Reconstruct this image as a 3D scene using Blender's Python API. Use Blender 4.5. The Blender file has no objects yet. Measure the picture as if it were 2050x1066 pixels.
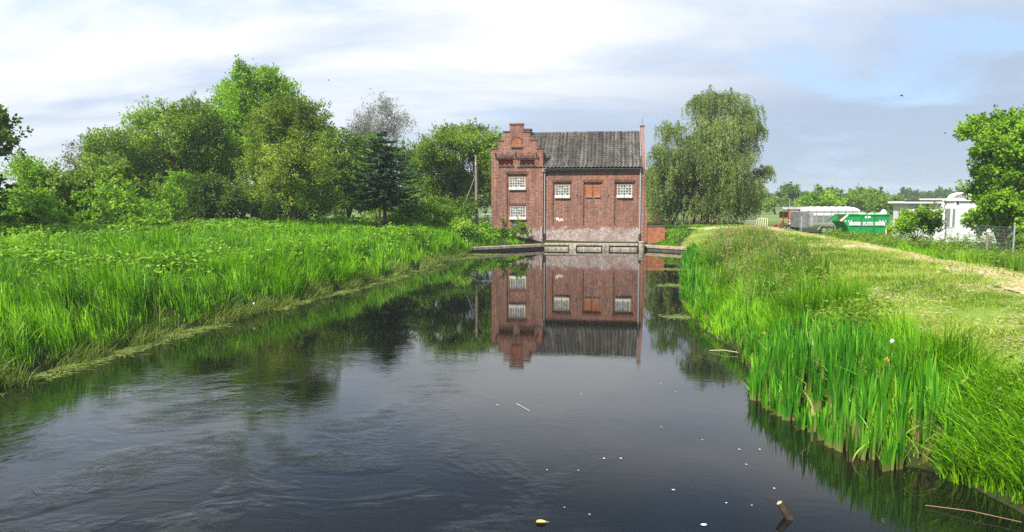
import bpy, bmesh, math, random
import numpy as np
from mathutils import Vector, Matrix

random.seed(7)
RNG = np.random.default_rng(11)
SC = bpy.context.scene
COL = SC.collection
R = math.radians

# ---------------------------------------------------------------- camera
F, CX, CY = 1400.0, 1025.0, 533.0            # focal length and centre in photo pixels
PITCH = math.atan(128.0 / F)
EYE = 3.4
cam_d = bpy.data.cameras.new('camera')
cam = bpy.data.objects.new('camera', cam_d)
COL.objects.link(cam)
cam.location = (0, 0, EYE)
cam.rotation_euler = (R(90) - PITCH, 0, 0)
cam_d.sensor_width = 36
cam_d.lens = 36 * F / 2050
cam_d.clip_start = 0.1
cam_d.clip_end = 6000
SC.camera = cam

# ---------------------------------------------------------------- sun, sky, exposure
SUN_AZ, SUN_EL = R(-142), R(47)              # azimuth from +Y, clockwise: behind the camera, to the left
SKY_STRENGTH = 0.10
sd = bpy.data.lights.new('sun', 'SUN')
sd.energy = 5.0
sd.angle = R(2.5)
sd.color = (1.0, 0.94, 0.84)
sun = bpy.data.objects.new('sun', sd)
COL.objects.link(sun)
sdir = Vector((math.sin(SUN_AZ) * math.cos(SUN_EL), math.cos(SUN_AZ) * math.cos(SUN_EL), math.sin(SUN_EL)))
sun.rotation_euler = sdir.to_track_quat('Z', 'Y').to_euler()
sun.location = (-30, -30, 40)

SC.view_settings.view_transform = 'Standard'
SC.view_settings.look = 'None'
SC.view_settings.gamma = 1
SC.view_settings.exposure = 0.62
SC.render.engine = 'CYCLES'
cy = SC.cycles
cy.max_bounces = 7
cy.diffuse_bounces = 4
cy.glossy_bounces = 3
cy.transmission_bounces = 4
cy.transparent_max_bounces = 6
cy.volume_bounces = 1
cy.caustics_reflective = False
cy.caustics_refractive = False
cy.use_denoising = False
cy.use_adaptive_sampling = False
cy.adaptive_threshold = 0.015
cy.sample_clamp_indirect = 6


def N(nt, typ, **kw):
    n = nt.nodes.new(typ)
    for k, v in kw.items():
        setattr(n, k, v)
    return n


def L(nt, a, b):
    nt.links.new(a, b)


def math_n(nt, op, a, b=None, clamp=False):
    n = N(nt, 'ShaderNodeMath', operation=op)
    n.use_clamp = clamp
    for i, v in enumerate((a, b)):
        if v is None:
            continue
        if isinstance(v, (int, float)):
            n.inputs[i].default_value = v
        else:
            L(nt, v, n.inputs[i])
    return n.outputs[0]


def ramp(nt, fac, stops, interp='LINEAR'):
    n = N(nt, 'ShaderNodeValToRGB')
    cr = n.color_ramp
    cr.interpolation = interp
    while len(cr.elements) < len(stops):
        cr.elements.new(0.5)
    for e, (p, c) in zip(cr.elements, stops):
        e.position = p
        e.color = (*c, 1) if len(c) == 3 else c
    if fac is not None:
        L(nt, fac, n.inputs[0])
    return n.outputs[0]


def mixc(nt, fac, a, b, blend='MIX'):
    n = N(nt, 'ShaderNodeMix', data_type='RGBA', blend_type=blend)
    for sock, v in ((n.inputs[0], fac), (n.inputs[6], a), (n.inputs[7], b)):
        if isinstance(v, (int, float)):
            sock.default_value = v
        elif isinstance(v, tuple):
            sock.default_value = (*v, 1) if len(v) == 3 else v
        else:
            L(nt, v, sock)
    return n.outputs[2]


def noise(nt, vec, scale, detail=3, rough=0.5, distort=0.0):
    n = N(nt, 'ShaderNodeTexNoise')
    n.inputs['Scale'].default_value = scale
    n.inputs['Detail'].default_value = detail
    n.inputs['Roughness'].default_value = rough
    n.inputs['Distortion'].default_value = distort
    if vec is not None:
        L(nt, vec, n.inputs['Vector'])
    return n.outputs['Fac']


def mapping(nt, vec, loc=(0, 0, 0), rot=(0, 0, 0), scale=(1, 1, 1)):
    n = N(nt, 'ShaderNodeMapping')
    n.inputs[1].default_value = loc
    n.inputs[2].default_value = rot
    n.inputs[3].default_value = scale
    L(nt, vec, n.inputs[0])
    return n.outputs[0]


world = bpy.data.worlds.new('World')
SC.world = world
world.use_nodes = True
wt = world.node_tree
wt.nodes.clear()
w_out = N(wt, 'ShaderNodeOutputWorld')
w_bg = N(wt, 'ShaderNodeBackground')
w_bg.inputs[1].default_value = SKY_STRENGTH
L(wt, w_bg.outputs[0], w_out.inputs[0])
sky = N(wt, 'ShaderNodeTexSky', sky_type='NISHITA')
sky.sun_disc = False
sky.sun_elevation = SUN_EL
sky.sun_rotation = SUN_AZ
sky.air_density = 1.0
sky.dust_density = 1.0
sky.ozone_density = 1.5
tc = N(wt, 'ShaderNodeTexCoord')
sep = N(wt, 'ShaderNodeSeparateXYZ')
L(wt, tc.outputs['Generated'], sep.inputs[0])
zz = math_n(wt, 'ADD', math_n(wt, 'MAXIMUM', sep.outputs[2], 0.0), 0.16)
cx_ = math_n(wt, 'DIVIDE', sep.outputs[0], zz)
cy_ = math_n(wt, 'DIVIDE', sep.outputs[1], zz)
comb = N(wt, 'ShaderNodeCombineXYZ')
L(wt, cx_, comb.inputs[0])
L(wt, cy_, comb.inputs[1])
cv = mapping(wt, comb.outputs[0], loc=(3.3, 1.4, 0), rot=(0, 0, 0.25), scale=(0.62, 0.9, 1))
c1 = noise(wt, cv, 1.25, 7, 0.58, 0.5)
c2 = noise(wt, cv, 0.55, 3, 0.5, 0.3)
dens = math_n(wt, 'ADD', math_n(wt, 'MULTIPLY', c1, 0.65), math_n(wt, 'MULTIPLY', c2, 0.45))
dens = math_n(wt, 'ADD', dens, math_n(wt, 'MULTIPLY', math_n(wt, 'MAXIMUM', math_n(wt, 'SUBTRACT', -0.22, sep.outputs[0]), 0.0), 0.35))
cover = ramp(wt, dens, [(0.42, (0, 0, 0)), (0.56, (1, 1, 1))], 'EASE')
shade_n = noise(wt, mapping(wt, comb.outputs[0], loc=(8, 2, 0), scale=(0.5, 0.9, 1)), 1.6, 6, 0.55, 0.5)
cloud_hi = ramp(wt, shade_n, [(0.34, (4.1, 4.85, 6.1)), (0.56, (6.7, 6.9, 7.2))])
# the cloud deck thickens to blue grey low down towards the right
lowr = math_n(wt, 'ADD', math_n(wt, 'MULTIPLY', sep.outputs[2], 2.5), math_n(wt, 'MULTIPLY', sep.outputs[0], -0.62))
lowf = ramp(wt, lowr, [(0.0, (1, 1, 1)), (0.50, (0, 0, 0))], 'EASE')
high = ramp(wt, sep.outputs[2], [(0.27, (1, 1, 1)), (0.43, (0.20, 0.25, 0.36)), (0.62, (0.95, 0.97, 1.0))], 'EASE')  # unseen band above the view, darkened to dim the near water's reflection
cloud_c = mixc(wt, 1.0, mixc(wt, lowf, cloud_hi, (3.1, 3.85, 5.1)), high, 'MULTIPLY')
skyb = mixc(wt, 0.7, sky.outputs[0], mixc(wt, 1.0, (3.5, 5.2, 7.8), high, 'MULTIPLY'))
blue = mixc(wt, cover, skyb, cloud_c)
hz = ramp(wt, sep.outputs[2], [(0.0, (1, 1, 1)), (0.16, (0, 0, 0))], 'EASE')
hzf = math_n(wt, 'MULTIPLY', hz, 0.55)
fin = mixc(wt, hzf, blue, (3.3, 4.0, 5.1))
L(wt, fin, w_bg.inputs[0])

# ---------------------------------------------------------------- helpers: photo pixels to points in the place
CP, SP = math.cos(PITCH), math.sin(PITCH)


def ray(px, py):
    x, u = (px - CX) / F, (CY - py) / F
    return np.array([x, CP + u * SP, -SP + u * CP])


def at(px, py, Y):
    d = ray(px, py)
    t = Y / d[1]
    return np.array([d[0] * t, Y, EYE + d[2] * t])


def on_z(px, py, z):
    d = ray(px, py)
    t = (z - EYE) / d[2]
    return np.array([d[0] * t, d[1] * t, z])


HOUSE_YAW = R(8.0)                             # the house is turned a little: its right end is nearer
PIV = np.array([2.34, 52.0])
_E, _D = np.array([math.cos(HOUSE_YAW), -math.sin(HOUSE_YAW)]), np.array([math.sin(HOUSE_YAW), math.cos(HOUSE_YAW)])


def house_at(px, py, Y):
    """pixel to a point on the house's own plane at depth Y, in the house's unturned frame"""
    d = ray(px, py)
    t = ((PIV + _D * (Y - PIV[1])) @ _D) / (d[:2] @ _D)
    p = d * t
    return np.array([PIV[0] + (p[:2] - PIV) @ _E, Y, EYE + p[2]])


def turn(x, y):
    """unturned house frame to the world"""
    q = PIV + _E * (x - PIV[0]) + _D * (y - PIV[1])
    return q[0], q[1]


def turn_root(o):
    o.location.x, o.location.y = turn(o.location.x, o.location.y)
    o.rotation_euler.z = -HOUSE_YAW


def mat_new(name):
    m = bpy.data.materials.new(name)
    m.use_nodes = True
    nt = m.node_tree
    return m, nt, nt.nodes['Principled BSDF']


def simple(name, col, rough=0.6, metal=0.0, vary=0.25, scale=6.0, spec=0.4, bump=0.0):
    m, nt, b = mat_new(name)
    t = N(nt, 'ShaderNodeTexCoord')
    f = noise(nt, t.outputs['Object'], scale, 5, 0.6)
    lo = tuple(c * (1 - vary) for c in col)
    hi = tuple(min(1, c * (1 + vary)) for c in col)
    L(nt, ramp(nt, f, [(0.3, lo), (0.7, hi)]), b.inputs['Base Color'])
    b.inputs['Roughness'].default_value = rough
    b.inputs['Metallic'].default_value = metal
    b.inputs['Specular IOR Level'].default_value = spec
    if bump:
        bn = N(nt, 'ShaderNodeBump')
        bn.inputs['Strength'].default_value = bump
        bn.inputs['Distance'].default_value = 0.02
        L(nt, noise(nt, t.outputs['Object'], scale * 5, 4), bn.inputs['Height'])
        L(nt, bn.outputs[0], b.inputs['Normal'])
    return m


def leaf_mat(name, stops, transl=0.45, rough=0.5, along=None):
    m, nt, b = mat_new(name)
    a = N(nt, 'ShaderNodeAttribute', attribute_name='tint')
    n = len(stops)
    c = ramp(nt, a.outputs['Fac'], [(i / max(1, n - 1), s) for i, s in enumerate(stops)])
    if along:
        a2 = N(nt, 'ShaderNodeAttribute', attribute_name='along')
        f = ramp(nt, a2.outputs['Fac'], [(along[0], (1, 1, 1)), (along[1], (0, 0, 0))])
        c = mixc(nt, f, c, along[2])
    L(nt, c, b.inputs['Base Color'])
    b.inputs['Roughness'].default_value = rough
    b.inputs['Specular IOR Level'].default_value = 0.28
    tr = N(nt, 'ShaderNodeBsdfTranslucent')
    L(nt, mixc(nt, 0.35, c, (1.0, 1.0, 0.35), 'MULTIPLY'), tr.inputs[0])
    mx = N(nt, 'ShaderNodeMixShader')
    mx.inputs[0].default_value = transl
    L(nt, b.outputs[0], mx.inputs[1])
    L(nt, tr.outputs[0], mx.inputs[2])
    L(nt, mx.outputs[0], nt.nodes['Material Output'].inputs[0])
    return m


def tag(o, label=None, cat=None, group=None, kind=None):
    if label:
        o['label'] = label
    if cat:
        o['category'] = cat
    if group:
        o['group'] = group
    if kind:
        o['kind'] = kind
    return o


def world_loc(o):
    v = Vector((0, 0, 0))
    while o is not None:
        v += o.location
        o = o.parent
    return v


def root(name, loc, label, cat, group=None):
    o = bpy.data.objects.new(name, None)
    COL.objects.link(o)
    o.location = tuple(loc)
    o.empty_display_size = 0.3
    return tag(o, label, cat, group)


def copy_tree(o, parent=None):
    c = o.copy()
    COL.objects.link(c)
    if parent is not None:
        c.parent = parent
    for ch in list(o.children):
        copy_tree(ch, c)
    return c


def np_mesh(name, verts, faces, mat, parent=None, attrs=None, smooth=False, loc=None):
    """faces: list of (M,k) int arrays; attrs: {name: per-vertex floats}; verts in world coordinates"""
    verts = np.asarray(verts, dtype=np.float32).reshape(-1, 3)
    base = world_loc(parent) if parent is not None else Vector(loc if loc is not None else (0, 0, 0))
    verts = verts - np.array(base, dtype=np.float32)
    me = bpy.data.meshes.new(name)
    me.vertices.add(len(verts))
    me.vertices.foreach_set('co', verts.ravel())
    faces = [np.asarray(f, dtype=np.int32) for f in faces if len(f)]
    loops = np.concatenate([f.ravel() for f in faces])
    totals = np.concatenate([np.full(len(f), f.shape[1], np.int32) for f in faces])
    starts = np.concatenate([[0], np.cumsum(totals)[:-1]]).astype(np.int32)
    me.loops.add(len(loops))
    me.loops.foreach_set('vertex_index', loops)
    me.polygons.add(len(totals))
    me.polygons.foreach_set('loop_start', starts)
    me.polygons.foreach_set('loop_total', totals)
    me.polygons.foreach_set('use_smooth', np.full(len(totals), smooth, dtype=bool))
    me.update(calc_edges=True)
    for k, v in (attrs or {}).items():
        a = me.attributes.new(k, 'FLOAT', 'POINT')
        a.data.foreach_set('value', np.asarray(v, dtype=np.float32).ravel())
    me.materials.append(mat)
    o = bpy.data.objects.new(name, me)
    COL.objects.link(o)
    if parent is not None:
        o.parent = parent
    else:
        o.location = base
    return o


class MB:
    """collects boxes, prisms, tubes in world coordinates; build() links ONE mesh object"""

    def __init__(self):
        self.v, self.f = [], []

    def add(self, vs, fs):
        n = len(self.v)
        self.v += [tuple(map(float, p)) for p in vs]
        self.f += [tuple(i + n for i in f) for f in fs]

    def box(self, x0, x1, y0, y1, z0, z1):
        vs = [(x0, y0, z0), (x1, y0, z0), (x1, y1, z0), (x0, y1, z0), (x0, y0, z1), (x1, y0, z1), (x1, y1, z1), (x0, y1, z1)]
        self.add(vs, [(0, 3, 2, 1), (4, 5, 6, 7), (0, 1, 5, 4), (1, 2, 6, 5), (2, 3, 7, 6), (3, 0, 4, 7)])
        return self

    def prism(self, poly, axis, a, b):
        """poly: 2-D outline; axis 'x','y','z' it is extruded along from a to b"""
        def put(p, t):
            return {'x': (t, p[0], p[1]), 'y': (p[0], t, p[1]), 'z': (p[0], p[1], t)}[axis]
        n = len(poly)
        vs = [put(p, a) for p in poly] + [put(p, b) for p in poly]
        fs = [tuple(range(n))[::-1], tuple(range(n, 2 * n))]
        fs += [(i, (i + 1) % n, n + (i + 1) % n, n + i) for i in range(n)]
        self.add(vs, fs)
        return self

    def tube(self, pts, radii, k=8, cap=True):
        pts = [np.array(p, float) for p in pts]
        if isinstance(radii, (int, float)):
            radii = [radii] * len(pts)
        vs = []
        for i, p in enumerate(pts):
            t = pts[min(i + 1, len(pts) - 1)] - pts[max(i - 1, 0)]
            t /= max(1e-9, np.linalg.norm(t))
            ref = np.array([0, 0, 1.0]) if abs(t[2]) < 0.9 else np.array([1.0, 0, 0])
            a = np.cross(t, ref)
            a /= np.linalg.norm(a)
            b = np.cross(t, a)
            for j in range(k):
                an = 2 * math.pi * j / k
                vs.append(p + radii[i] * (math.cos(an) * a + math.sin(an) * b))
        fs = []
        for i in range(len(pts) - 1):
            for j in range(k):
                fs.append((i * k + j, i * k + (j + 1) % k, (i + 1) * k + (j + 1) % k, (i + 1) * k + j))
        if cap:
            fs.append(tuple(range(k))[::-1])
            fs.append(tuple(range((len(pts) - 1) * k, len(pts) * k)))
        self.add(vs, fs)
        return self

    def bar(self, a, b, w, k=4):
        return self.tube([a, b], w, k)

    def build(self, name, mat, parent=None, bevel=0.0, smooth=False, loc=None):
        base = world_loc(parent) if parent is not None else Vector(loc if loc is not None else (0, 0, 0))
        me = bpy.data.meshes.new(name)
        me.from_pydata([tuple(Vector(p) - base) for p in self.v], [], self.f)
        bm = bmesh.new()
        bm.from_mesh(me)
        bmesh.ops.recalc_face_normals(bm, faces=bm.faces)
        if smooth:
            for f in bm.faces:
                f.smooth = True
        bm.to_mesh(me)
        bm.free()
        me.materials.append(mat)
        o = bpy.data.objects.new(name, me)
        COL.objects.link(o)
        if parent is not None:
            o.parent = parent
        else:
            o.location = base
        if bevel:
            md = o.modifiers.new('bevel', 'BEVEL')
            md.width = bevel
            md.segments = 2
            md.limit_method = 'ANGLE'
        return o


# value noise in the ground plane
_PERM = RNG.random((256, 256))


def vnoise(x, y):
    xi, yi = np.floor(x).astype(int), np.floor(y).astype(int)
    fx, fy = x - xi, y - yi
    fx, fy = fx * fx * (3 - 2 * fx), fy * fy * (3 - 2 * fy)
    g = lambda a, b: _PERM[a % 256, b % 256]
    return (g(xi, yi) * (1 - fx) + g(xi + 1, yi) * fx) * (1 - fy) + (g(xi, yi + 1) * (1 - fx) + g(xi + 1, yi + 1) * fx) * fy


def fbm(x, y, o=3):
    s, a, t = 0, 0.5, 0
    for i in range(o):
        s = s + a * vnoise(x * 2 ** i + 17 * i, y * 2 ** i + 31 * i)
        t += a
        a *= 0.5
    return s / t


def smooth(x, a, b):
    t = np.clip((x - a) / (b - a), 0, 1)
    return t * t * (3 - 2 * t)


# ---------------------------------------------------------------- the pond outline and the lie of the land
LEFT_PX = [(-60, 800), (0, 775), (70, 752), (140, 728), (200, 714), (270, 690), (340, 668), (400, 655), (470, 637), (560, 613), (620, 597), (690, 580), (760, 562), (830, 540), (880, 526), (925, 514)]
RIGHT_PX = [(1372, 512), (1366, 540), (1364, 580), (1368, 620), (1392, 652), (1430, 680), (1470, 698), (1500, 740), (1510, 780), (1560, 818), (1630, 868), (1700, 905), (1780, 930), (1850, 940), (1900, 955), (1960, 985), (2050, 1030)]
left_pts = [on_z(px, py, 0)[:2] for px, py in LEFT_PX]
right_pts = [on_z(px, py, 0)[:2] for px, py in RIGHT_PX]
QY = 50.75                                     # water front of the quay under the wall
WL = at(947, 505, 47.0)                        # outer end of the left wing wall
WR = at(1376, 504, 47.0)
QR = house_at(1290, 490, QY)[0]
wing_l = [(WL[0] + 0.15, WL[1] + 0.25), turn(2.25, QY + 0.25)]
wing_r = [turn(QR + 0.1, QY + 0.25), (WR[0] - 0.1, WR[1] + 0.25)]
POND = [(-19, -40), (-12.5, 0), (-11, 8)] + [tuple(p) for p in left_pts] + wing_l + wing_r + [tuple(p) for p in right_pts] + [(5.4, 5), (6.0, 0), (9, -40)]
POND = np.array(POND)


def pond_dist(x, y):
    """metres to the waterline, positive on land"""
    x, y = np.asarray(x, float), np.asarray(y, float)
    shp = x.shape
    x, y = x.ravel(), y.ravel()
    best = np.full(x.shape, 1e9)
    inside = np.zeros(x.shape, bool)
    n = len(POND)
    for i in range(n):
        a, b = POND[i], POND[(i + 1) % n]
        e = b - a
        t = np.clip(((x - a[0]) * e[0] + (y - a[1]) * e[1]) / max(1e-9, e @ e), 0, 1)
        best = np.minimum(best, (x - a[0] - t * e[0]) ** 2 + (y - a[1] - t * e[1]) ** 2)
        c = (a[1] > y) != (b[1] > y)
        with np.errstate(divide='ignore', invalid='ignore'):
            inside ^= c & (x < (b[0] - a[0]) * (y - a[1]) / (b[1] - a[1] if b[1] != a[1] else 1e-9) + a[0])
    d = np.sqrt(best)
    return np.where(inside, -d, d).reshape(shp)


def ground_z(x, y, s=None):
    x, y = np.asarray(x, float), np.asarray(y, float)
    if s is None:
        s = pond_dist(x, y)
    sl = np.maximum(s, 0)
    left = 1.0 * (1 - np.exp(-sl / 1.0)) + 0.5 * smooth(sl, 1, 14)
    xp = 13 + (y - 18) * 0.17
    right = 0.85 * (1 - np.exp(-sl / 1.1)) + 0.45 * smooth(sl, 0.5, 6) - 0.66 * smooth(x - xp, 0.8, 5.5)
    k = smooth(x, 1.0, 7.0)
    h = left * (1 - k) + right * k
    h = h + (fbm(x * 0.5, y * 0.5) - 0.5) * 0.22 * smooth(sl, 0.4, 3)
    far = smooth(np.hypot(x, y), 70, 160)
    h = h * (1 - far) + (0.75 + 0.6 * (fbm(x * 0.01, y * 0.01) - 0.5)) * far
    under = -np.minimum(1.3, -np.minimum(s, 0) * 0.7 + 0.02)
    return np.where(s > 0, h, under)


def ext(a, b, step, outs):
    core = np.arange(a, b + step * 0.5, step)
    lo = [a - o for o in outs][::-1]
    hi = [b + o for o in outs]
    return np.concatenate([lo, core, hi])


OUTS = [0.6, 1.4, 2.5, 4, 6, 9, 13, 19, 27, 40, 60, 90, 130, 190, 280, 400, 560, 800]
gx = ext(-24, 30, 0.35, OUTS)
gy = ext(4, 66, 0.35, OUTS)
GX, GY = np.meshgrid(gx, gy, indexing='xy')
GS = pond_dist(GX, GY)
GZ = ground_z(GX, GY, GS)

# mown meadow: between the rough bank growth and the long grass by the yard
MOWN_PX = [(1310, 486), (1340, 474), (1400, 462), (1470, 455), (1560, 449), (1610, 462), (1700, 478), (1800, 500), (1900, 526), (2050, 556), (2250, 600), (2600, 690),
           (2600, 980), (2250, 840), (2050, 735), (1880, 690), (1780, 648), (1680, 586), (1600, 530), (1545, 490), (1490, 470), (1440, 468), (1390, 482), (1372, 496)]
MOWN = np.array([on_z(px, py, 1.2)[:2] for px, py in MOWN_PX])
PATH_PX = [(1395, 462), (1450, 458), (1510, 456), (1580, 463), (1640, 474), (1720, 492), (1800, 511), (1880, 531), (1960, 549), (2060, 574), (2200, 610), (2500, 690)]
PATH = np.array([on_z(px, py, 1.2)[:2] for px, py in PATH_PX])


def in_poly(x, y, P):
    c = np.zeros(x.shape, bool)
    for i in range(len(P)):
        a, b = P[i], P[(i + 1) % len(P)]
        if a[1] == b[1]:
            continue
        c ^= ((a[1] > y) != (b[1] > y)) & (x < (b[0] - a[0]) * (y - a[1]) / (b[1] - a[1]) + a[0])
    return c


def line_dist(x, y, P):
    best = np.full(x.shape, 1e9)
    for i in range(len(P) - 1):
        a, b = P[i], P[i + 1]
        e = b - a
        t = np.clip(((x - a[0]) * e[0] + (y - a[1]) * e[1]) / (e @ e), 0, 1)
        best = np.minimum(best, np.hypot(x - a[0] - t * e[0], y - a[1] - t * e[1]))
    return best


def make_ground():
    ny, nx = GX.shape
    V = np.stack([GX, GY, GZ], -1).reshape(-1, 3)
    idx = np.arange(ny * nx).reshape(ny, nx)
    Q = np.stack([idx[:-1, :-1], idx[:-1, 1:], idx[1:, 1:], idx[1:, :-1]], -1).reshape(-1, 4)
    mown = in_poly(GX, GY, MOWN).astype(float)
    farf = smooth(np.hypot(GX, GY), 75, 110) * 0.75
    m, nt, b = mat_new('ground')
    t = N(nt, 'ShaderNodeTexCoord')
    n1 = noise(nt, t.outputs['Object'], 0.9, 6, 0.65)
    n2 = noise(nt, t.outputs['Object'], 7.0, 5, 0.7)
    n3 = noise(nt, t.outputs['Object'], 0.05, 4, 0.6)
    rough_g = ramp(nt, n2, [(0.3, (0.022, 0.024, 0.010)), (0.7, (0.045, 0.06, 0.016))])
    mown_g = ramp(nt, n1, [(0.30, (0.10, 0.21, 0.025)), (0.50, (0.17, 0.27, 0.04)), (0.68, (0.34, 0.31, 0.10))])
    mown_g = mixc(nt, 0.35, mown_g, ramp(nt, n2, [(0.3, (0.10, 0.2, 0.03)), (0.7, (0.33, 0.36, 0.10))]))
    field = ramp(nt, n3, [(0.35, (0.12, 0.22, 0.05)), (0.65, (0.24, 0.30, 0.10))])
    a1 = N(nt, 'ShaderNodeAttribute', attribute_name='mown')
    a2 = N(nt, 'ShaderNodeAttribute', attribute_name='field')
    c = mixc(nt, a1.outputs['Fac'], rough_g, mown_g)
    c = mixc(nt, a2.outputs['Fac'], c, field)
    L(nt, c, b.inputs['Base Color'])
    b.inputs['Roughness'].default_value = 0.95
    b.inputs['Specular IOR Level'].default_value = 0.1
    bn = N(nt, 'ShaderNodeBump')
    bn.inputs['Strength'].default_value = 0.6
    bn.inputs['Distance'].default_value = 0.05
    L(nt, n2, bn.inputs['Height'])
    L(nt, bn.outputs[0], b.inputs['Normal'])
    o = np_mesh('ground', V, [Q], m, attrs={'mown': mown, 'field': farf}, smooth=True)
    tag(o, kind='structure')


make_ground()


def make_water():
    m, nt, b = mat_new('pond_water')
    g = N(nt, 'ShaderNodeNewGeometry')
    p = g.outputs['Position']
    murk = noise(nt, p, 0.35, 3, 0.5)
    L(nt, ramp(nt, murk, [(0.35, (0.004, 0.005, 0.005)), (0.7, (0.009, 0.010, 0.005))]), b.inputs['Base Color'])
    b.inputs['Roughness'].default_value = 0.02
    b.inputs['IOR'].default_value = 1.6
    # fine wind ripple everywhere, stronger swirling flow near the camera's left
    sp = N(nt, 'ShaderNodeSeparateXYZ')
    L(nt, p, sp.inputs[0])
    fine = noise(nt, mapping(nt, p, rot=(0, 0, 0.15), scale=(1.0, 2.6, 1)), 4.5, 3, 0.55, 0.4)
    mid = noise(nt, mapping(nt, p, rot=(0, 0, -0.35), scale=(0.8, 2.2, 1)), 1.7, 4, 0.6, 1.6)
    swirl = noise(nt, mapping(nt, p, rot=(0, 0, 0.5), scale=(0.8, 1.5, 1)), 2.4, 5, 0.6, 1.8)
    patch = ramp(nt, noise(nt, p, 0.16, 2, 0.5, 0.6), [(0.42, (0, 0, 0)), (0.62, (1, 1, 1))])
    near = math_n(nt, 'SUBTRACT', 1.0, math_n(nt, 'DIVIDE', math_n(nt, 'SUBTRACT', sp.outputs[1], 8.0), 9.0, True), True)
    lft = math_n(nt, 'SUBTRACT', 1.0, math_n(nt, 'DIVIDE', math_n(nt, 'ADD', sp.outputs[0], 3.0), 4.0, True), True)
    flow = math_n(nt, 'MULTIPLY', near, math_n(nt, 'ADD', lft, 0.12))
    eddy = ramp(nt, noise(nt, mapping(nt, p, loc=(3, 1, 0)), 0.42, 3, 0.55, 1.2), [(0.46, (0, 0, 0)), (0.64, (1, 1, 1))])
    h = math_n(nt, 'MULTIPLY', fine, math_n(nt, 'ADD', math_n(nt, 'MULTIPLY', patch, 0.0010), 0.0002))
    h = math_n(nt, 'ADD', h, math_n(nt, 'MULTIPLY', mid, math_n(nt, 'ADD', math_n(nt, 'MULTIPLY', flow, 0.007), 0.0006)))
    h = math_n(nt, 'ADD', h, math_n(nt, 'MULTIPLY', swirl, math_n(nt, 'MULTIPLY', flow, math_n(nt, 'ADD', math_n(nt, 'MULTIPLY', eddy, 0.046), 0.004))))
    bn = N(nt, 'ShaderNodeBump')
    bn.inputs['Strength'].default_value = 1.0
    bn.inputs['Distance'].default_value = 0.30
    L(nt, h, bn.inputs['Height'])
    L(nt, bn.outputs[0], b.inputs['Normal'])
    MBw = MB()
    MBw.add([(-22, -40, 0), (16, -40, 0), (16, 51.6, 0), (-22, 51.6, 0)], [(0, 1, 2, 3)])
    o = MBw.build('water', m)
    tag(o, kind='structure')


make_water()


def make_path():
    m, nt, b = mat_new('straw_track')
    t = N(nt, 'ShaderNodeTexCoord')
    n1 = noise(nt, mapping(nt, t.outputs['Object'], rot=(0, 0, -0.3), scale=(3, 1, 1)), 2.0, 6, 0.7)
    n2 = noise(nt, t.outputs['Object'], 0.7, 4, 0.6)
    c = ramp(nt, n1, [(0.28, (0.38, 0.32, 0.13)), (0.5, (0.58, 0.50, 0.26)), (0.72, (0.72, 0.65, 0.40))])
    c = mixc(nt, ramp(nt, n2, [(0.45, (0, 0, 0)), (0.68, (0.85, 0.85, 0.85))]), c, (0.20, 0.27, 0.06))
    L(nt, c, b.inputs['Base Color'])
    b.inputs['Roughness'].default_value = 0.9
    # centre line resampled, ragged edges
    P = []
    for i in range(len(PATH) - 1):
        for t_ in np.linspace(0, 1, 14, endpoint=False):
            P.append(PATH[i] * (1 - t_) + PATH[i + 1] * t_)
    P = np.array(P)
    T = np.gradient(P, axis=0)
    T /= np.linalg.norm(T, axis=1)[:, None]
    Nn = np.stack([T[:, 1], -T[:, 0]], 1)
    k = np.arange(len(P))
    wl = 0.75 + 0.9 * fbm(k * 0.22, k * 0 + 3.3)
    wr = 0.75 + 0.9 * fbm(k * 0.22, k * 0 + 9.1)
    V, nn = [], 7
    for j in range(nn):
        f = j / (nn - 1)
        q = P + Nn * (-(1 - f) * wl + f * wr)[:, None]
        z = ground_z(q[:, 0], q[:, 1]) + 0.03
        V.append(np.stack([q[:, 0], q[:, 1], z], 1))
    V = np.stack(V, 1).reshape(-1, 3)
    idx = np.arange(len(P) * nn).reshape(len(P), nn)
    Q = np.stack([idx[:-1, :-1], idx[:-1, 1:], idx[1:, 1:], idx[1:, :-1]], -1).reshape(-1, 4)
    o = np_mesh('path', V, [Q], m, smooth=True)
    tag(o, kind='structure')


make_path()

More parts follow.
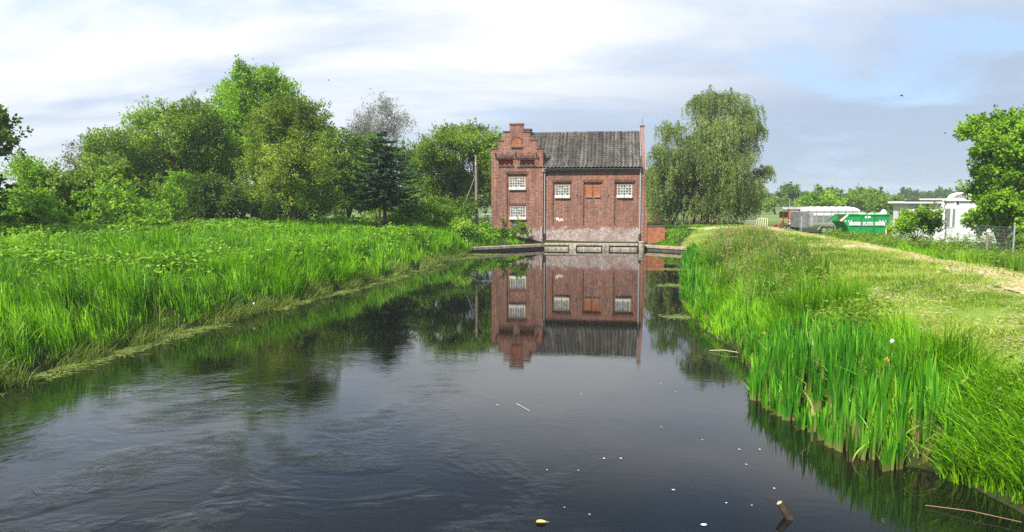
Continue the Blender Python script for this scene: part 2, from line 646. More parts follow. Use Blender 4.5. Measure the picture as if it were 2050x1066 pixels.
# ---------------------------------------------------------------- building materials
def brick_mat(name, c1, c2, mortar, soldier=False, stain=0.5, msize=0.011, orange=0.35):
    m, nt, b = mat_new(name)
    t = N(nt, 'ShaderNodeTexCoord')
    g = N(nt, 'ShaderNodeNewGeometry')
    s = N(nt, 'ShaderNodeSeparateXYZ')
    L(nt, t.outputs['Object'], s.inputs[0])
    sn = N(nt, 'ShaderNodeSeparateXYZ')
    L(nt, g.outputs['True Normal'], sn.inputs[0])
    side = math_n(nt, 'GREATER_THAN', math_n(nt, 'ABSOLUTE', sn.outputs[0]), 0.6)
    u = math_n(nt, 'ADD', math_n(nt, 'MULTIPLY', s.outputs[0], math_n(nt, 'SUBTRACT', 1.0, side)), math_n(nt, 'MULTIPLY', s.outputs[1], side))
    cb = N(nt, 'ShaderNodeCombineXYZ')
    if soldier:
        L(nt, s.outputs[2], cb.inputs[0])
        L(nt, u, cb.inputs[1])
    else:
        L(nt, u, cb.inputs[0])
        L(nt, s.outputs[2], cb.inputs[1])
    br = N(nt, 'ShaderNodeTexBrick')
    br.offset = 0.5
    br.squash = 0.5
    br.squash_frequency = 2
    L(nt, cb.outputs[0], br.inputs['Vector'])
    br.inputs['Color1'].default_value = (*c1, 1)
    br.inputs['Color2'].default_value = (*c2, 1)
    br.inputs['Mortar'].default_value = (*mortar, 1)
    br.inputs['Scale'].default_value = 1
    br.inputs['Mortar Size'].default_value = msize
    br.inputs['Mortar Smooth'].default_value = 0.15
    br.inputs['Brick Width'].default_value = 0.24
    br.inputs['Row Height'].default_value = 0.078
    big = noise(nt, t.outputs['Object'], 0.55, 5, 0.6, 0.5)
    c = mixc(nt, math_n(nt, 'MULTIPLY', ramp(nt, big, [(0.5, (0, 0, 0)), (0.72, (1, 1, 1))]), orange), br.outputs['Color'], (0.42, 0.16, 0.07))
    med = noise(nt, mapping(nt, t.outputs['Object'], scale=(1, 1, 0.35)), 1.6, 5, 0.65)
    c = mixc(nt, stain, c, ramp(nt, med, [(0.3, (0.45, 0.42, 0.42)), (0.65, (1.15, 1.12, 1.1))]), 'MULTIPLY')
    spk = noise(nt, mapping(nt, cb.outputs[0], scale=(3.2, 7.5, 1)), 1.0, 3, 0.8)
    c = mixc(nt, 0.65, c, ramp(nt, spk, [(0.33, (0.40, 0.38, 0.40)), (0.5, (1, 1, 1)), (0.68, (1.75, 1.65, 1.6))]), 'MULTIPLY')
    streak = noise(nt, mapping(nt, cb.outputs[0], scale=(2.2, 0.22, 1)), 1.0, 4, 0.65)
    c = mixc(nt, stain, c, ramp(nt, streak, [(0.36, (0.55, 0.52, 0.52)), (0.56, (1.08, 1.06, 1.05))]), 'MULTIPLY')
    L(nt, c, b.inputs['Base Color'])
    b.inputs['Roughness'].default_value = 0.9
    b.inputs['Specular IOR Level'].default_value = 0.2
    bn = N(nt, 'ShaderNodeBump')
    bn.inputs['Strength'].default_value = 0.5
    bn.inputs['Distance'].default_value = 0.012
    L(nt, br.outputs['Fac'], bn.inputs['Height'])
    bn.invert = True
    L(nt, bn.outputs[0], b.inputs['Normal'])
    return m


M_BRICK = brick_mat('red_brick', (0.27, 0.080, 0.049), (0.115, 0.042, 0.034), (0.35, 0.26, 0.21), msize=0.013)
M_SOLDIER = brick_mat('soldier_brick', (0.17, 0.05, 0.035), (0.09, 0.032, 0.028), (0.16, 0.11, 0.09), soldier=True, msize=0.010)
M_INFILL = brick_mat('orange_brick', (0.42, 0.15, 0.07), (0.33, 0.11, 0.055), (0.36, 0.17, 0.10), stain=0.25)
M_COPING = simple('coping_brick', (0.16, 0.075, 0.055), 0.9, vary=0.4)
M_WHITE = simple('white_frame_paint', (0.52, 0.50, 0.43), 0.55, vary=0.08)
M_CONC = simple('weathered_concrete', (0.33, 0.295, 0.235), 0.9, vary=0.6, scale=5, bump=0.3)
M_CONC2 = simple('dark_concrete', (0.09, 0.085, 0.06), 0.9, vary=0.5, scale=5)  # darker concrete for footing, wing walls, sills and chimney cap
M_ZINC = simple('zinc_pipe', (0.50, 0.52, 0.54), 0.4, metal=0.55, vary=0.15)
M_DARKMET = simple('rusted_iron', (0.045, 0.03, 0.024), 0.7, vary=0.4, scale=20)
M_REDPANEL = simple('red_oxide_panel', (0.36, 0.055, 0.022), 0.6, vary=0.3)
M_CERAMIC = simple('brown_porcelain', (0.07, 0.022, 0.014), 0.25, vary=0.2)
M_GREYWIN = simple('grey_cellar_glass', (0.16, 0.18, 0.19), 0.2, vary=0.2)


def glass_block_mat():
    m, nt, b = mat_new('glass_block')
    g = N(nt, 'ShaderNodeNewGeometry')
    c = ramp(nt, g.outputs['Random Per Island'], [(0.0, (0.07, 0.10, 0.11)), (0.7, (0.17, 0.22, 0.22)), (0.9, (0.34, 0.38, 0.36)), (1.0, (0.46, 0.48, 0.44))])
    L(nt, c, b.inputs['Base Color'])
    b.inputs['Roughness'].default_value = 0.18
    b.inputs['Specular IOR Level'].default_value = 0.5
    return m


M_GBLOCK = glass_block_mat()


def plaster_mat():
    m, nt, b = mat_new('old_plinth_plaster')
    t = N(nt, 'ShaderNodeTexCoord')
    o = t.outputs['Object']
    n1 = noise(nt, o, 1.1, 6, 0.7, 0.8)
    n2 = noise(nt, o, 9.0, 5, 0.75)
    n3 = noise(nt, mapping(nt, o, loc=(5, 2, 1)), 0.8, 5, 0.6)
    c = ramp(nt, n2, [(0.35, (0.17, 0.12, 0.11)), (0.52, (0.34, 0.28, 0.26)), (0.68, (0.62, 0.58, 0.54))])
    c = mixc(nt, ramp(nt, n1, [(0.46, (0, 0, 0)), (0.6, (0.8, 0.8, 0.8))]), c, (0.24, 0.17, 0.15))
    c = mixc(nt, ramp(nt, n3, [(0.62, (0, 0, 0)), (0.68, (0.8, 0.8, 0.8))]), c, (0.50, 0.22, 0.18))
    sz = N(nt, 'ShaderNodeSeparateXYZ')
    L(nt, o, sz.inputs[0])
    n4 = noise(nt, o, 2.2, 5, 0.65)
    top = math_n(nt, 'ADD', math_n(nt, 'MULTIPLY', math_n(nt, 'SUBTRACT', sz.outputs[2], 0.55), 0.9), math_n(nt, 'MULTIPLY', math_n(nt, 'SUBTRACT', n4, 0.5), 2.4))
    c = mixc(nt, ramp(nt, top, [(0.42, (0, 0, 0)), (0.56, (0.85, 0.85, 0.85))]), c, ramp(nt, n2, [(0.35, (0.10, 0.042, 0.034)), (0.6, (0.26, 0.10, 0.075))]))
    wet = ramp(nt, math_n(nt, 'ADD', sz.outputs[2], math_n(nt, 'MULTIPLY', n4, 0.3)), [(0.10, (0.75, 0.75, 0.75)), (0.34, (0, 0, 0))])
    c = mixc(nt, wet, c, (0.07, 0.07, 0.045))
    L(nt, c, b.inputs['Base Color'])
    b.inputs['Roughness'].default_value = 0.95
    return m


M_PLASTER = plaster_mat()


def roof_mat():
    m, nt, b = mat_new('grey_pantile')
    t = N(nt, 'ShaderNodeTexCoord')
    o = t.outputs['Object']
    g = N(nt, 'ShaderNodeNewGeometry')
    col = noise(nt, mapping(nt, o, scale=(4.2, 0.25, 0.25)), 1.0, 3, 0.6)
    big = noise(nt, mapping(nt, o, scale=(1, 0.5, 0.5)), 0.7, 5, 0.65, 0.6)
    fine = noise(nt, o, 9, 4, 0.7)
    c = ramp(nt, g.outputs['Random Per Island'], [(0, (0.095, 0.089, 0.083)), (0.5, (0.125, 0.117, 0.108)), (1, (0.165, 0.155, 0.142))])
    c = mixc(nt, 0.85, c, ramp(nt, col, [(0.36, (0.38, 0.36, 0.36)), (0.62, (1.35, 1.32, 1.25))]), 'MULTIPLY')
    c = mixc(nt, 0.7, c, ramp(nt, big, [(0.35, (0.38, 0.34, 0.33)), (0.62, (1.15, 1.15, 1.1))]), 'MULTIPLY')
    c = mixc(nt, ramp(nt, fine, [(0.62, (0, 0, 0)), (0.72, (0.45, 0.45, 0.45))]), c, (0.30, 0.29, 0.22))
    L(nt, c, b.inputs['Base Color'])
    b.inputs['Roughness'].default_value = 0.85
    return m


M_ROOF = roof_mat()


def wall_grid(mb, xs, zs, depth, y0, thick):
    """front wall facing -Y from a rectilinear grid; depth(x, z) gives the recess of each cell or None outside the outline"""
    xs, zs = sorted(set(np.round(xs, 4))), sorted(set(np.round(zs, 4)))
    nx, nz = len(xs) - 1, len(zs) - 1
    D = [[depth((xs[i] + xs[i + 1]) / 2, (zs[j] + zs[j + 1]) / 2) for j in range(nz)] for i in range(nx)]

    def d(i, j):
        return D[i][j] if 0 <= i < nx and 0 <= j < nz and D[i][j] is not None else None
    for i in range(nx):
        for j in range(nz):
            if D[i][j] is None:
                continue
            y = y0 + D[i][j]
            mb.add([(xs[i], y, zs[j]), (xs[i + 1], y, zs[j]), (xs[i + 1], y, zs[j + 1]), (xs[i], y, zs[j + 1])], [(0, 1, 2, 3)])
            for (a, c, p, q) in ((i - 1, j, (xs[i], zs[j]), (xs[i], zs[j + 1])), (i + 1, j, (xs[i + 1], zs[j]), (xs[i + 1], zs[j + 1])),
                                 (i, j - 1, (xs[i], zs[j]), (xs[i + 1], zs[j])), (i, j + 1, (xs[i], zs[j + 1]), (xs[i + 1], zs[j + 1]))):
                o = d(a, c)
                y2 = y0 + thick if o is None else y0 + o
                if y2 > y + 1e-6:
                    mb.add([(p[0], y, p[1]), (q[0], y, q[1]), (q[0], y2, q[1]), (p[0], y2, p[1])], [(0, 1, 2, 3)])


def make_building():
    YT, YM, YB = 51.75, 52.0, 58.6
    X = lambda px, Y=YM: house_at(px, 400, Y)[0]
    Z = lambda py, Y=YM, px=1100: house_at(px, py, Y)[2]
    b = root('brick_building', (X(1140), YM, 0.4), 'old red brick house with a stepped gable and grey tiled roof beside the water', 'building')

    def rect(r, Y):
        x0, y0, x1, y1 = r
        xm = (x0 + x1) / 2
        return (X(x0, Y), Z(y1, Y, xm), X(x1, Y), Z(y0, Y, xm))

    def inside(x, z, r):
        return r[0] < x < r[2] and r[1] < z < r[3]
    # --- tower with the stepped gable
    steps = [rect(r, YT) for r in ((983.5, 297, 1087, 505), (997, 281, 1075, 505), (1007.5, 263.5, 1060.5, 505), (1020.5, 248.5, 1047, 505))]
    panel = rect((1014.5, 349, 1056, 452), YT)
    wins = [rect(r, YT) for r in ((1019, 354, 1051.5, 380.5), (1020, 413, 1052.5, 440))]
    louv = [rect(r, YT) for r in ((998.6, 320, 1027.3, 331), (1041.4, 320, 1070, 331))]
    cellar = rect((1024, 442, 1041, 455), YT)

    def depth_t(x, z):
        if not any(inside(x, z, s) for s in steps):
            return None
        for r in louv:
            if inside(x, z, r):
                return 0.26
        for r in wins + [cellar]:
            if inside(x, z, r):
                return 0.24
        return 0.10 if inside(x, z, panel) else 0.0
    rs = steps + [panel, cellar] + wins + louv
    mb = MB()
    wall_grid(mb, [v for r in rs for v in (r[0], r[2])], [v for r in rs for v in (r[1], r[3])], depth_t, YT, 0.36)
    gw = mb.build('gable_wall', M_BRICK, b)
    xl, xr = steps[0][0], steps[0][2]
    zsh = steps[0][3]
    mb = MB()
    mb.box(xl + 0.003, xl + 0.36, YT + 0.362, YB, 0.0, zsh - 0.25)
    mb.box(xr - 0.36, xr - 0.003, YT + 0.362, YB, 0.0, zsh - 0.25)
    mb.box(xl + 0.362, xr - 0.362, YB - 0.3, YB, 0.0, zsh - 0.25)
    mb.build('tower_wall', M_BRICK, b)
    # saddle roof of the tower behind the gable
    xc, zr = (steps[3][0] + steps[3][2]) / 2, Z(271, YT)
    mb = MB()
    mb.prism([(xl + 0.1, zsh - 0.30), (xr - 0.1, zsh - 0.30), (xc + 0.02, zr), (xc - 0.02, zr)], 'y', YT + 0.37, YB + 0.15)
    mb.build('tower_roof', M_ROOF, b)
    # coping on every step
    lv = [(983, 997, 297), (1075, 1088, 297), (997, 1007.5, 281), (1060.5, 1075, 281), (1007.5, 1020.5, 263.5), (1047, 1060.5, 263.5), (1020, 1047.6, 248.5)]
    for a, c, y in lv:
        MB().box(X(a, YT) - 0.03, X(c, YT) + 0.03, YT - 0.05, YT + 0.42, Z(y, YT) - 0.03, Z(y, YT) + 0.075).build('coping', M_COPING, gw)
    # blind arch
    ax0, az0, ax1, az1 = rect((1024.5, 277, 1044.5, 294), YT)
    axc, rr = (ax0 + ax1) / 2, (ax1 - ax0) / 2
    arc = [(axc + rr * math.cos(t), az1 - rr * 0.92 + rr * 0.92 * math.sin(t)) for t in np.linspace(0, math.pi, 15)]
    poly = [(ax1, az0)] + arc + [(ax0, az0)]
    MB().prism(poly, 'y', YT - 0.006, YT + 0.02).build('arch_infill', M_INFILL, gw)
    mb = MB()
    for i in range(14):
        t0, t1 = math.pi * i / 14, math.pi * (i + 1) / 14
        q = []
        for t, r2 in ((t0, 1.0), (t1, 1.0), (t1, 1.22), (t0, 1.22)):
            q.append((axc + rr * r2 * math.cos(t), az1 - rr * 0.92 + rr * r2 * 0.95 * math.sin(t)))
        mb.prism(q, 'y', YT - 0.016, YT + 0.02)
    mb.build('arch_ring', M_SOLDIER, gw)
    MB().box(ax0 - 0.04, ax1 + 0.02, YT - 0.09, YT + 0.02, az0 - 0.09, az0 + 0.01).build('arch_sill', M_CONC2, gw)
    # louvre openings with insulators
    for r in louv:
        lo = MB().box(r[0], r[2], YT + 0.225, YT + 0.255, r[1], r[3]).build('insulator_panel', M_REDPANEL, b)
        MB().box(r[0] - 0.02, r[2] + 0.02, YT - 0.02, YT + 0.03, r[3] + 0.0, r[3] + 0.30).build('lintel', M_SOLDIER, lo)
        MB().box(r[0] - 0.03, r[2] + 0.03, YT - 0.10, YT + 0.2, r[1] - 0.10, r[1] - 0.003).build('sill', M_CONC2, lo)
        for k in range(3):
            mb2 = MB()
            x = r[0] + (r[2] - r[0]) * (k + 0.55) / 3.1
            zc = (r[1] + r[3]) / 2
            mb2.tube([(x, YT + 0.22, zc), (x, YT + 0.12, zc - 0.02), (x, YT + 0.06, zc - 0.04)], [0.05, 0.085, 0.075], 10)
            mb2.tube([(x, YT + 0.06, zc - 0.04), (x, YT - 0.06, zc - 0.09)], [0.05, 0.03], 8)
            mb2.build('insulator', M_CERAMIC, lo)
        for k in range(3):
            x = r[0] + (r[2] - r[0]) * (k + 0.62) / 3.1
            MB().box(x - 0.14, x + 0.14, YT - 0.035, YT + 0.02, r[1] - 0.165, r[1] - 0.105).build('white_plate', M_WHITE, lo)
    # iron bar with spikes across the tower
    mb = MB()
    zb = Z(309, YT)
    xa, xb = X(993, YT), X(1074, YT)
    mb.bar((xa, YT - 0.28, zb), (xb, YT - 0.28, zb), 0.028, 6)
    for x in (xa, (xa + xb) / 2, xb):
        mb.bar((x, YT - 0.28, zb), (x, YT + 0.02, zb - 0.02), 0.03, 6)
        mb.bar((x, YT - 0.26, zb - 0.02), (x + 0.03, YT + 0.02, zb - 0.38), 0.03, 6)
        mb.tube([(x, YT - 0.28, zb - 0.1), (x, YT - 0.28, zb + 0.1)], 0.05, 8)
    for k in range(7):
        x = xa + (xb - xa) * k / 6
        mb.bar((x, YT - 0.28, zb), (x, YT - 0.28, zb + 0.13), 0.026, 6)
    mb.build('iron_bracket_bar', M_DARKMET, b)
    # lintels over the tall recess and the lower window
    mb = MB()
    for (x0, y0, x1, y1) in ((1012, 343.5, 1058, 349.3),):
        q = rect((x0, y0, x1, y1), YT)
        mb.box(q[0], q[2], YT - 0.018, YT + 0.03, q[1], q[3])
    mb.build('lintel', M_SOLDIER, b)
    mb = MB()
    q = rect((1019, 407.5, 1053, 412.6), YT)
    mb.box(q[0], q[2], YT + 0.085, YT + 0.12, q[1], q[3])
    mb.build('lintel', M_SOLDIER, b)

    # --- main wall
    z0, ze = 0.0, Z(338.5)
    x0, x1 = X(1086.5), X(1283)
    panels = [rect(r, YM) for r in ((1106.5, 365, 1144, 452), (1168, 365, 1205, 452), (1230.5, 365, 1271, 452))]
    mwins = [rect(r, YM) for r in ((1111, 370, 1140, 397), (1235, 369, 1265, 396.5))]
    blind = rect((1172, 366, 1201, 394), YM)

    def depth_m(x, z):
        for r in mwins:
            if inside(x, z, r):
                return 0.24
        if inside(x, z, blind):
            return 0.24
        return 0.10 if any(inside(x, z, r) for r in panels) else 0.0
    rs = panels + mwins + [blind]
    mb = MB()
    wall_grid(mb, [x0, x1] + [v for r in rs for v in (r[0], r[2])], [z0, ze] + [v for r in rs for v in (r[1], r[3])], depth_m, YM, 0.36)
    mw = mb.build('wall', M_BRICK, b)
    MB().box(x0 + 0.4, x1, YB - 0.3, YB, 0, ze).build('back_wall', M_BRICK, b)
    for (a, y0_, c, y1_) in ((1105, 360, 1145.5, 365.4), (1166.5, 359.5, 1206.5, 365.4), (1229, 359.5, 1272, 365.2)):
        q = rect((a, y0_, c, y1_), YM)
        MB().box(q[0], q[2], YM - 0.018, YM + 0.03, q[1], q[3]).build('lintel', M_SOLDIER, mw)
    # bricked-up opening in the middle
    mb = MB()
    xm = (blind[0] + blind[2]) / 2
    mb.box(blind[0], xm - 0.02, YM + 0.13, YM + 0.23, blind[1], blind[3])
    mb.box(xm + 0.02, blind[2], YM + 0.13, YM + 0.23, blind[1], blind[3])
    bi = mb.build('bricked_up_window', M_INFILL, b)
    mb = MB()
    mb.box(blind[0] - 0.02, xm - 0.05, YM + 0.0, YM + 0.22, blind[1] - 0.06, blind[1] - 0.002)
    mb.box(xm + 0.05, blind[2] + 0.02, YM + 0.0, YM + 0.22, blind[1] - 0.06, blind[1] - 0.002)
    mb.build('sill', M_CONC, bi)
    # windows of glass blocks in white frames
    def window(r, Y, nx, nz, y_in):
        xa, za, xb, zb_ = r
        fw, sh = 0.07, 0.20
        yf = Y + y_in
        mb = MB()
        mb.box(xa, xa + fw, yf, yf + 0.10, za + sh, zb_)
        mb.box(xb - fw, xb, yf, yf + 0.10, za + sh, zb_)
        mb.box(xa + fw, xb - fw, yf, yf + 0.10, zb_ - fw, zb_)
        gx0, gx1, gz0, gz1 = xa + fw, xb - fw, za + sh, zb_ - fw
        cw, ch = (gx1 - gx0) / nx, (gz1 - gz0) / nz
        for i in range(1, nx):
            mb.box(gx0 + i * cw - 0.020, gx0 + i * cw + 0.020, yf + 0.012, yf + 0.09, gz0, gz1)
        for j in range(1, nz):
            for i in range(nx):
                mb.box(gx0 + i * cw + (0.021 if i else 0), gx0 + (i + 1) * cw - (0.021 if i < nx - 1 else 0), yf + 0.014, yf + 0.088, gz0 + j * ch - 0.019, gz0 + j * ch + 0.019)
        w = mb.build('window', M_WHITE, b)
        pb = MB()
        rnd = random.Random(int(xa * 100))
        for i in range(nx):
            for j in range(nz):
                t = [rnd.uniform(-0.012, 0.012) for _ in range(4)]
                xs0, xs1, zs0, zs1 = gx0 + i * cw + 0.005, gx0 + (i + 1) * cw - 0.005, gz0 + j * ch + 0.005, gz0 + (j + 1) * ch - 0.005
                pb.add([(xs0, yf + 0.055 + t[0], zs0), (xs1, yf + 0.055 + t[1], zs0), (xs1, yf + 0.055 + t[2], zs1), (xs0, yf + 0.055 + t[3], zs1)], [(0, 1, 2, 3)])
        pb.build('pane', M_GBLOCK, w)
        sb = MB()
        xm_ = (xa + xb) / 2
        sb.prism([(yf - 0.17, za - 0.01), (yf + 0.10, za - 0.01), (yf + 0.10, za + sh - 0.002), (yf - 0.02, za + sh - 0.002), (yf - 0.17, za + 0.07)], 'x', xa - 0.02, xm_ - 0.015)
        sb.prism([(yf - 0.17, za - 0.01), (yf + 0.10, za - 0.01), (yf + 0.10, za + sh - 0.002), (yf - 0.02, za + sh - 0.002), (yf - 0.17, za + 0.07)], 'x', xm_ + 0.015, xb + 0.02)
        sb.build('sill', M_WHITE, w)
    window(wins[0], YT, 6, 4, 0.125)
    window(wins[1], YT, 6, 4, 0.125)
    window(mwins[0], YM, 5, 4, 0.125)
    window(mwins[1], YM, 5, 4, 0.125)
    MB().box(cellar[0], cellar[2], YT + 0.19, YT + 0.235, cellar[1], cellar[3]).build('cellar_window', M_GREYWIN, b)
    # plinth
    pz = Z(453.5)
    mb = MB()
    mb.box(x0 + 0.02, x1, YM - 0.03, YM + 0.05, 0.2, pz)
    pl = mb.build('plinth', M_PLASTER, b)
    MB().box(xl + 0.9, xr - 0.02, YT - 0.03, YT + 0.05, 0.5, Z(456, YT)).build('plinth', M_PLASTER, b)
    # wall anchors
    for px, py in ((1155, 391), (1218, 391)):
        mb = MB()
        x, z = X(px), Z(py, YM, px)
        mb.tube([(x, YM - 0.03, z), (x, YM + 0.01, z)], 0.055, 8)
        mb.box(x - 0.02, x + 0.02, YM - 0.02, YM + 0.01, z - 0.14, z + 0.04)
        mb.build('wall_anchor', M_DARKMET, mw)
    # graffiti: scrawl in white paint
    mb = MB()
    yg = YM + 0.096
    strokes = [[(1113.0, 435.5), (1114.6, 441.5), (1116.6, 437.0), (1118.0, 442.5)], [(1116.4, 435.0), (1118.6, 438.5), (1120, 443)], [(1120.5, 443.5), (1123, 438.0), (1125, 443)], [(1126, 438), (1127.2, 442)], [(1121, 441), (1125, 440.4)]]
    for st in strokes:
        for (a, c) in zip(st[:-1], st[1:]):
            pa, pc = np.array([X(a[0]), Z(a[1])]), np.array([X(c[0]), Z(c[1])])
            dd = pc - pa
            nn = np.array([-dd[1], dd[0]]) / np.linalg.norm(dd) * 0.024
            q = [pa - nn, pc - nn, pc + nn, pa + nn]
            mb.prism([tuple(v) for v in q], 'y', yg + random.uniform(-0.002, 0.001), yg + 0.01)
    mb.build('graffiti', simple('white_spray_paint', (0.78, 0.74, 0.72), 0.6, vary=0.1), mw)

    # --- main roof of pantiles
    zr2 = Z(267, 55.3)
    yr = 55.3
    y_e, z_e = YM - 0.28, Z(336.5, YM - 0.28)
    xa, xb = X(1047, yr), X(1283.5)
    ncol, nrow, sub = 33, 16, 6
    colw = (xb - xa) / ncol
    ex = np.array([0, yr - y_e, zr2 - z_e])
    nrm = np.array([0, -(zr2 - z_e), yr - y_e])
    nrm /= np.linalg.norm(nrm)
    V, Q = [], []
    prof = [0.0, 0.055, 0.075, 0.05, 0.0, -0.035, 0.0]
    for r in range(nrow):
        for c in range(ncol):
            jx, jn = random.uniform(-0.006, 0.006), random.uniform(-0.006, 0.010)
            n0 = len(V)
            for e, off in ((r / nrow, 0.045), ((r + 1.06) / nrow, 0.0)):
                for s in range(sub + 1):
                    p = np.array([xa + (c + s / sub * 1.03) * colw + jx, y_e, z_e]) + ex * e + nrm * (prof[s] + off + jn)
                    V.append(p)
            for s in range(sub):
                Q.append((n0 + s, n0 + s + 1, n0 + sub + 2 + s, n0 + sub + 1 + s))
            # front lip of the tile
            m0 = len(V)
            for s in range(sub + 1):
                V.append(V[n0 + s] - nrm * 0.045)
            for s in range(sub):
                Q.append((m0 + s, m0 + s + 1, n0 + s + 1, n0 + s))
    rf = np_mesh('roof', np.array(V), [np.array(Q)], M_ROOF, b)
    mb = MB()
    mb.prism([(y_e + 0.1, z_e - 0.02), (yr, zr2 - 0.06), (2 * yr - y_e - 0.1, z_e - 0.02)], 'x', xa + 0.02, xb - 0.02)
    mb.build('roof_underside', M_DARKMET, rf)
    mb = MB()
    n = 30
    for i in range(n):
        x = xa + 0.1 + (xb - xa - 0.1) * i / n
        w = (xb - xa) / n
        rj = 0.10 + random.uniform(-0.008, 0.012)
        mb.tube([(x, yr, zr2 + 0.0), (x + w * 1.02, yr, zr2 - 0.012 + random.uniform(-0.008, 0.008))], [rj, rj * 0.9], 8)
    mb.build('ridge', M_ROOF, rf)
    # back slope
    mb = MB()
    mb.add([(xa, yr, zr2 + 0.02), (xb, yr, zr2 + 0.02), (xb, 2 * yr - y_e, z_e), (xa, 2 * yr - y_e, z_e)], [(0, 1, 2, 3)])
    mb.build('back_slope', M_ROOF, rf)
    # chimney behind the gable
    mb = MB()
    cx0, cx1 = X(1047, yr), X(1063, yr)
    mb.box(cx0, cx1, yr - 0.45, yr + 0.45, zr2 - 0.4, Z(261.5, yr))
    ch = mb.build('chimney', M_BRICK, rf)
    MB().box(cx0 - 0.04, cx1 + 0.06, yr - 0.5, yr + 0.5, Z(261.5, yr), Z(258.5, yr)).build('chimney_cap', M_CONC2, ch)
    # right gable wall with parapet along the verge
    xg0, xg1 = X(1283.4), X(1290.5)
    yq = YM - 0.06
    side = [(yq, 0.0), (YB, 0.0), (YB, z_e + 0.2), (yr + 0.35, zr2 + 0.36), (yr - 0.35, zr2 + 0.36), (yq, Z(338))]
    MB().prism(side, 'x', xg0, xg1).build('side_wall', M_BRICK, b)
    MB().box(xg0 - 0.05, xg1 + 0.05, yr - 0.42, yr + 0.42, zr2 + 0.36, zr2 + 0.45).build('parapet_cap', M_COPING, b)
    mb = MB()
    for off in (0.0,):
        a0 = np.array([xg0 - 0.05, yq + 0.02, Z(338) + 0.03])
        a1 = np.array([xg0 - 0.05, yr - 0.3, zr2 + 0.34])
        mb.bar(a0, a1, 0.035, 4)
    mb.build('flashing', M_ZINC, b)
    # battered foot of the right gable
    xo = X(1297.5)
    mb = MB()
    mb.prism([(xg1 + 0.003, 0.0), (xo, 0.0), (xo - 0.03, Z(470)), (xg1 + 0.02, Z(345)), (xg1 + 0.003, Z(345))], 'y', YM - 0.02, YM + 1.2)
    mb.build('buttress', M_BRICK, b)
    # lightning rod
    xr_ = (xg0 + xg1) / 2 + 0.02
    MB().bar((xr_, yr, zr2 + 0.44), (xr_, yr, zr2 + 1.05), 0.014, 5).build('lightning_rod', M_DARKMET, b)
    # gutter and downpipes
    gy, gz = y_e - 0.02, z_e - 0.06
    mb = MB()
    pts = [(gy - 0.085 * math.cos(t) , gz - 0.085 * math.sin(t)) for t in np.linspace(0, math.pi, 9)]
    inner = [(gy - 0.07 * math.cos(t), gz - 0.07 * math.sin(t)) for t in np.linspace(math.pi, 0, 9)]
    mb.prism(pts + inner, 'x', X(1088), X(1283))
    mb.box(X(1088), X(1283), YM - 0.20, YM - 0.003, gz - 0.16, gz - 0.09)
    mb.build('gutter', simple('dark_gutter', (0.14, 0.14, 0.15), 0.5, metal=0.3), b)
    for px, pt in ((1090.3, 341), (1281.5, 341)):
        x = X(px)
        mb = MB()
        mb.tube([(x, gy, gz - 0.09), (x, YM - 0.10, gz - 0.35), (x, YM - 0.10, Z(468))], 0.055, 10)
        for zc in np.linspace(Z(465), gz - 0.8, 4):
            mb.tube([(x, YM - 0.10, zc - 0.03), (x, YM - 0.10, zc + 0.03)], 0.07, 10)
        if px < 1200:
            mb.box(x - 0.13, x + 0.11, YM - 0.27, YM - 0.03, gz - 0.20, gz + 0.04)
        dp = mb.build('downpipe', M_ZINC, b)
        MB().tube([(x, YM - 0.10, Z(468)), (x, YM - 0.10, 0.3)], 0.075, 10).build('pipe_foot', M_DARKMET, dp)
    MB().tube([(X(1084, YT), YT - 0.06, 0.7), (X(1084, YT), YT - 0.06, Z(454, YT))], 0.045, 8).build('vent_pipe', M_WHITE, b)
    turn_root(b)
    return b


make_building()


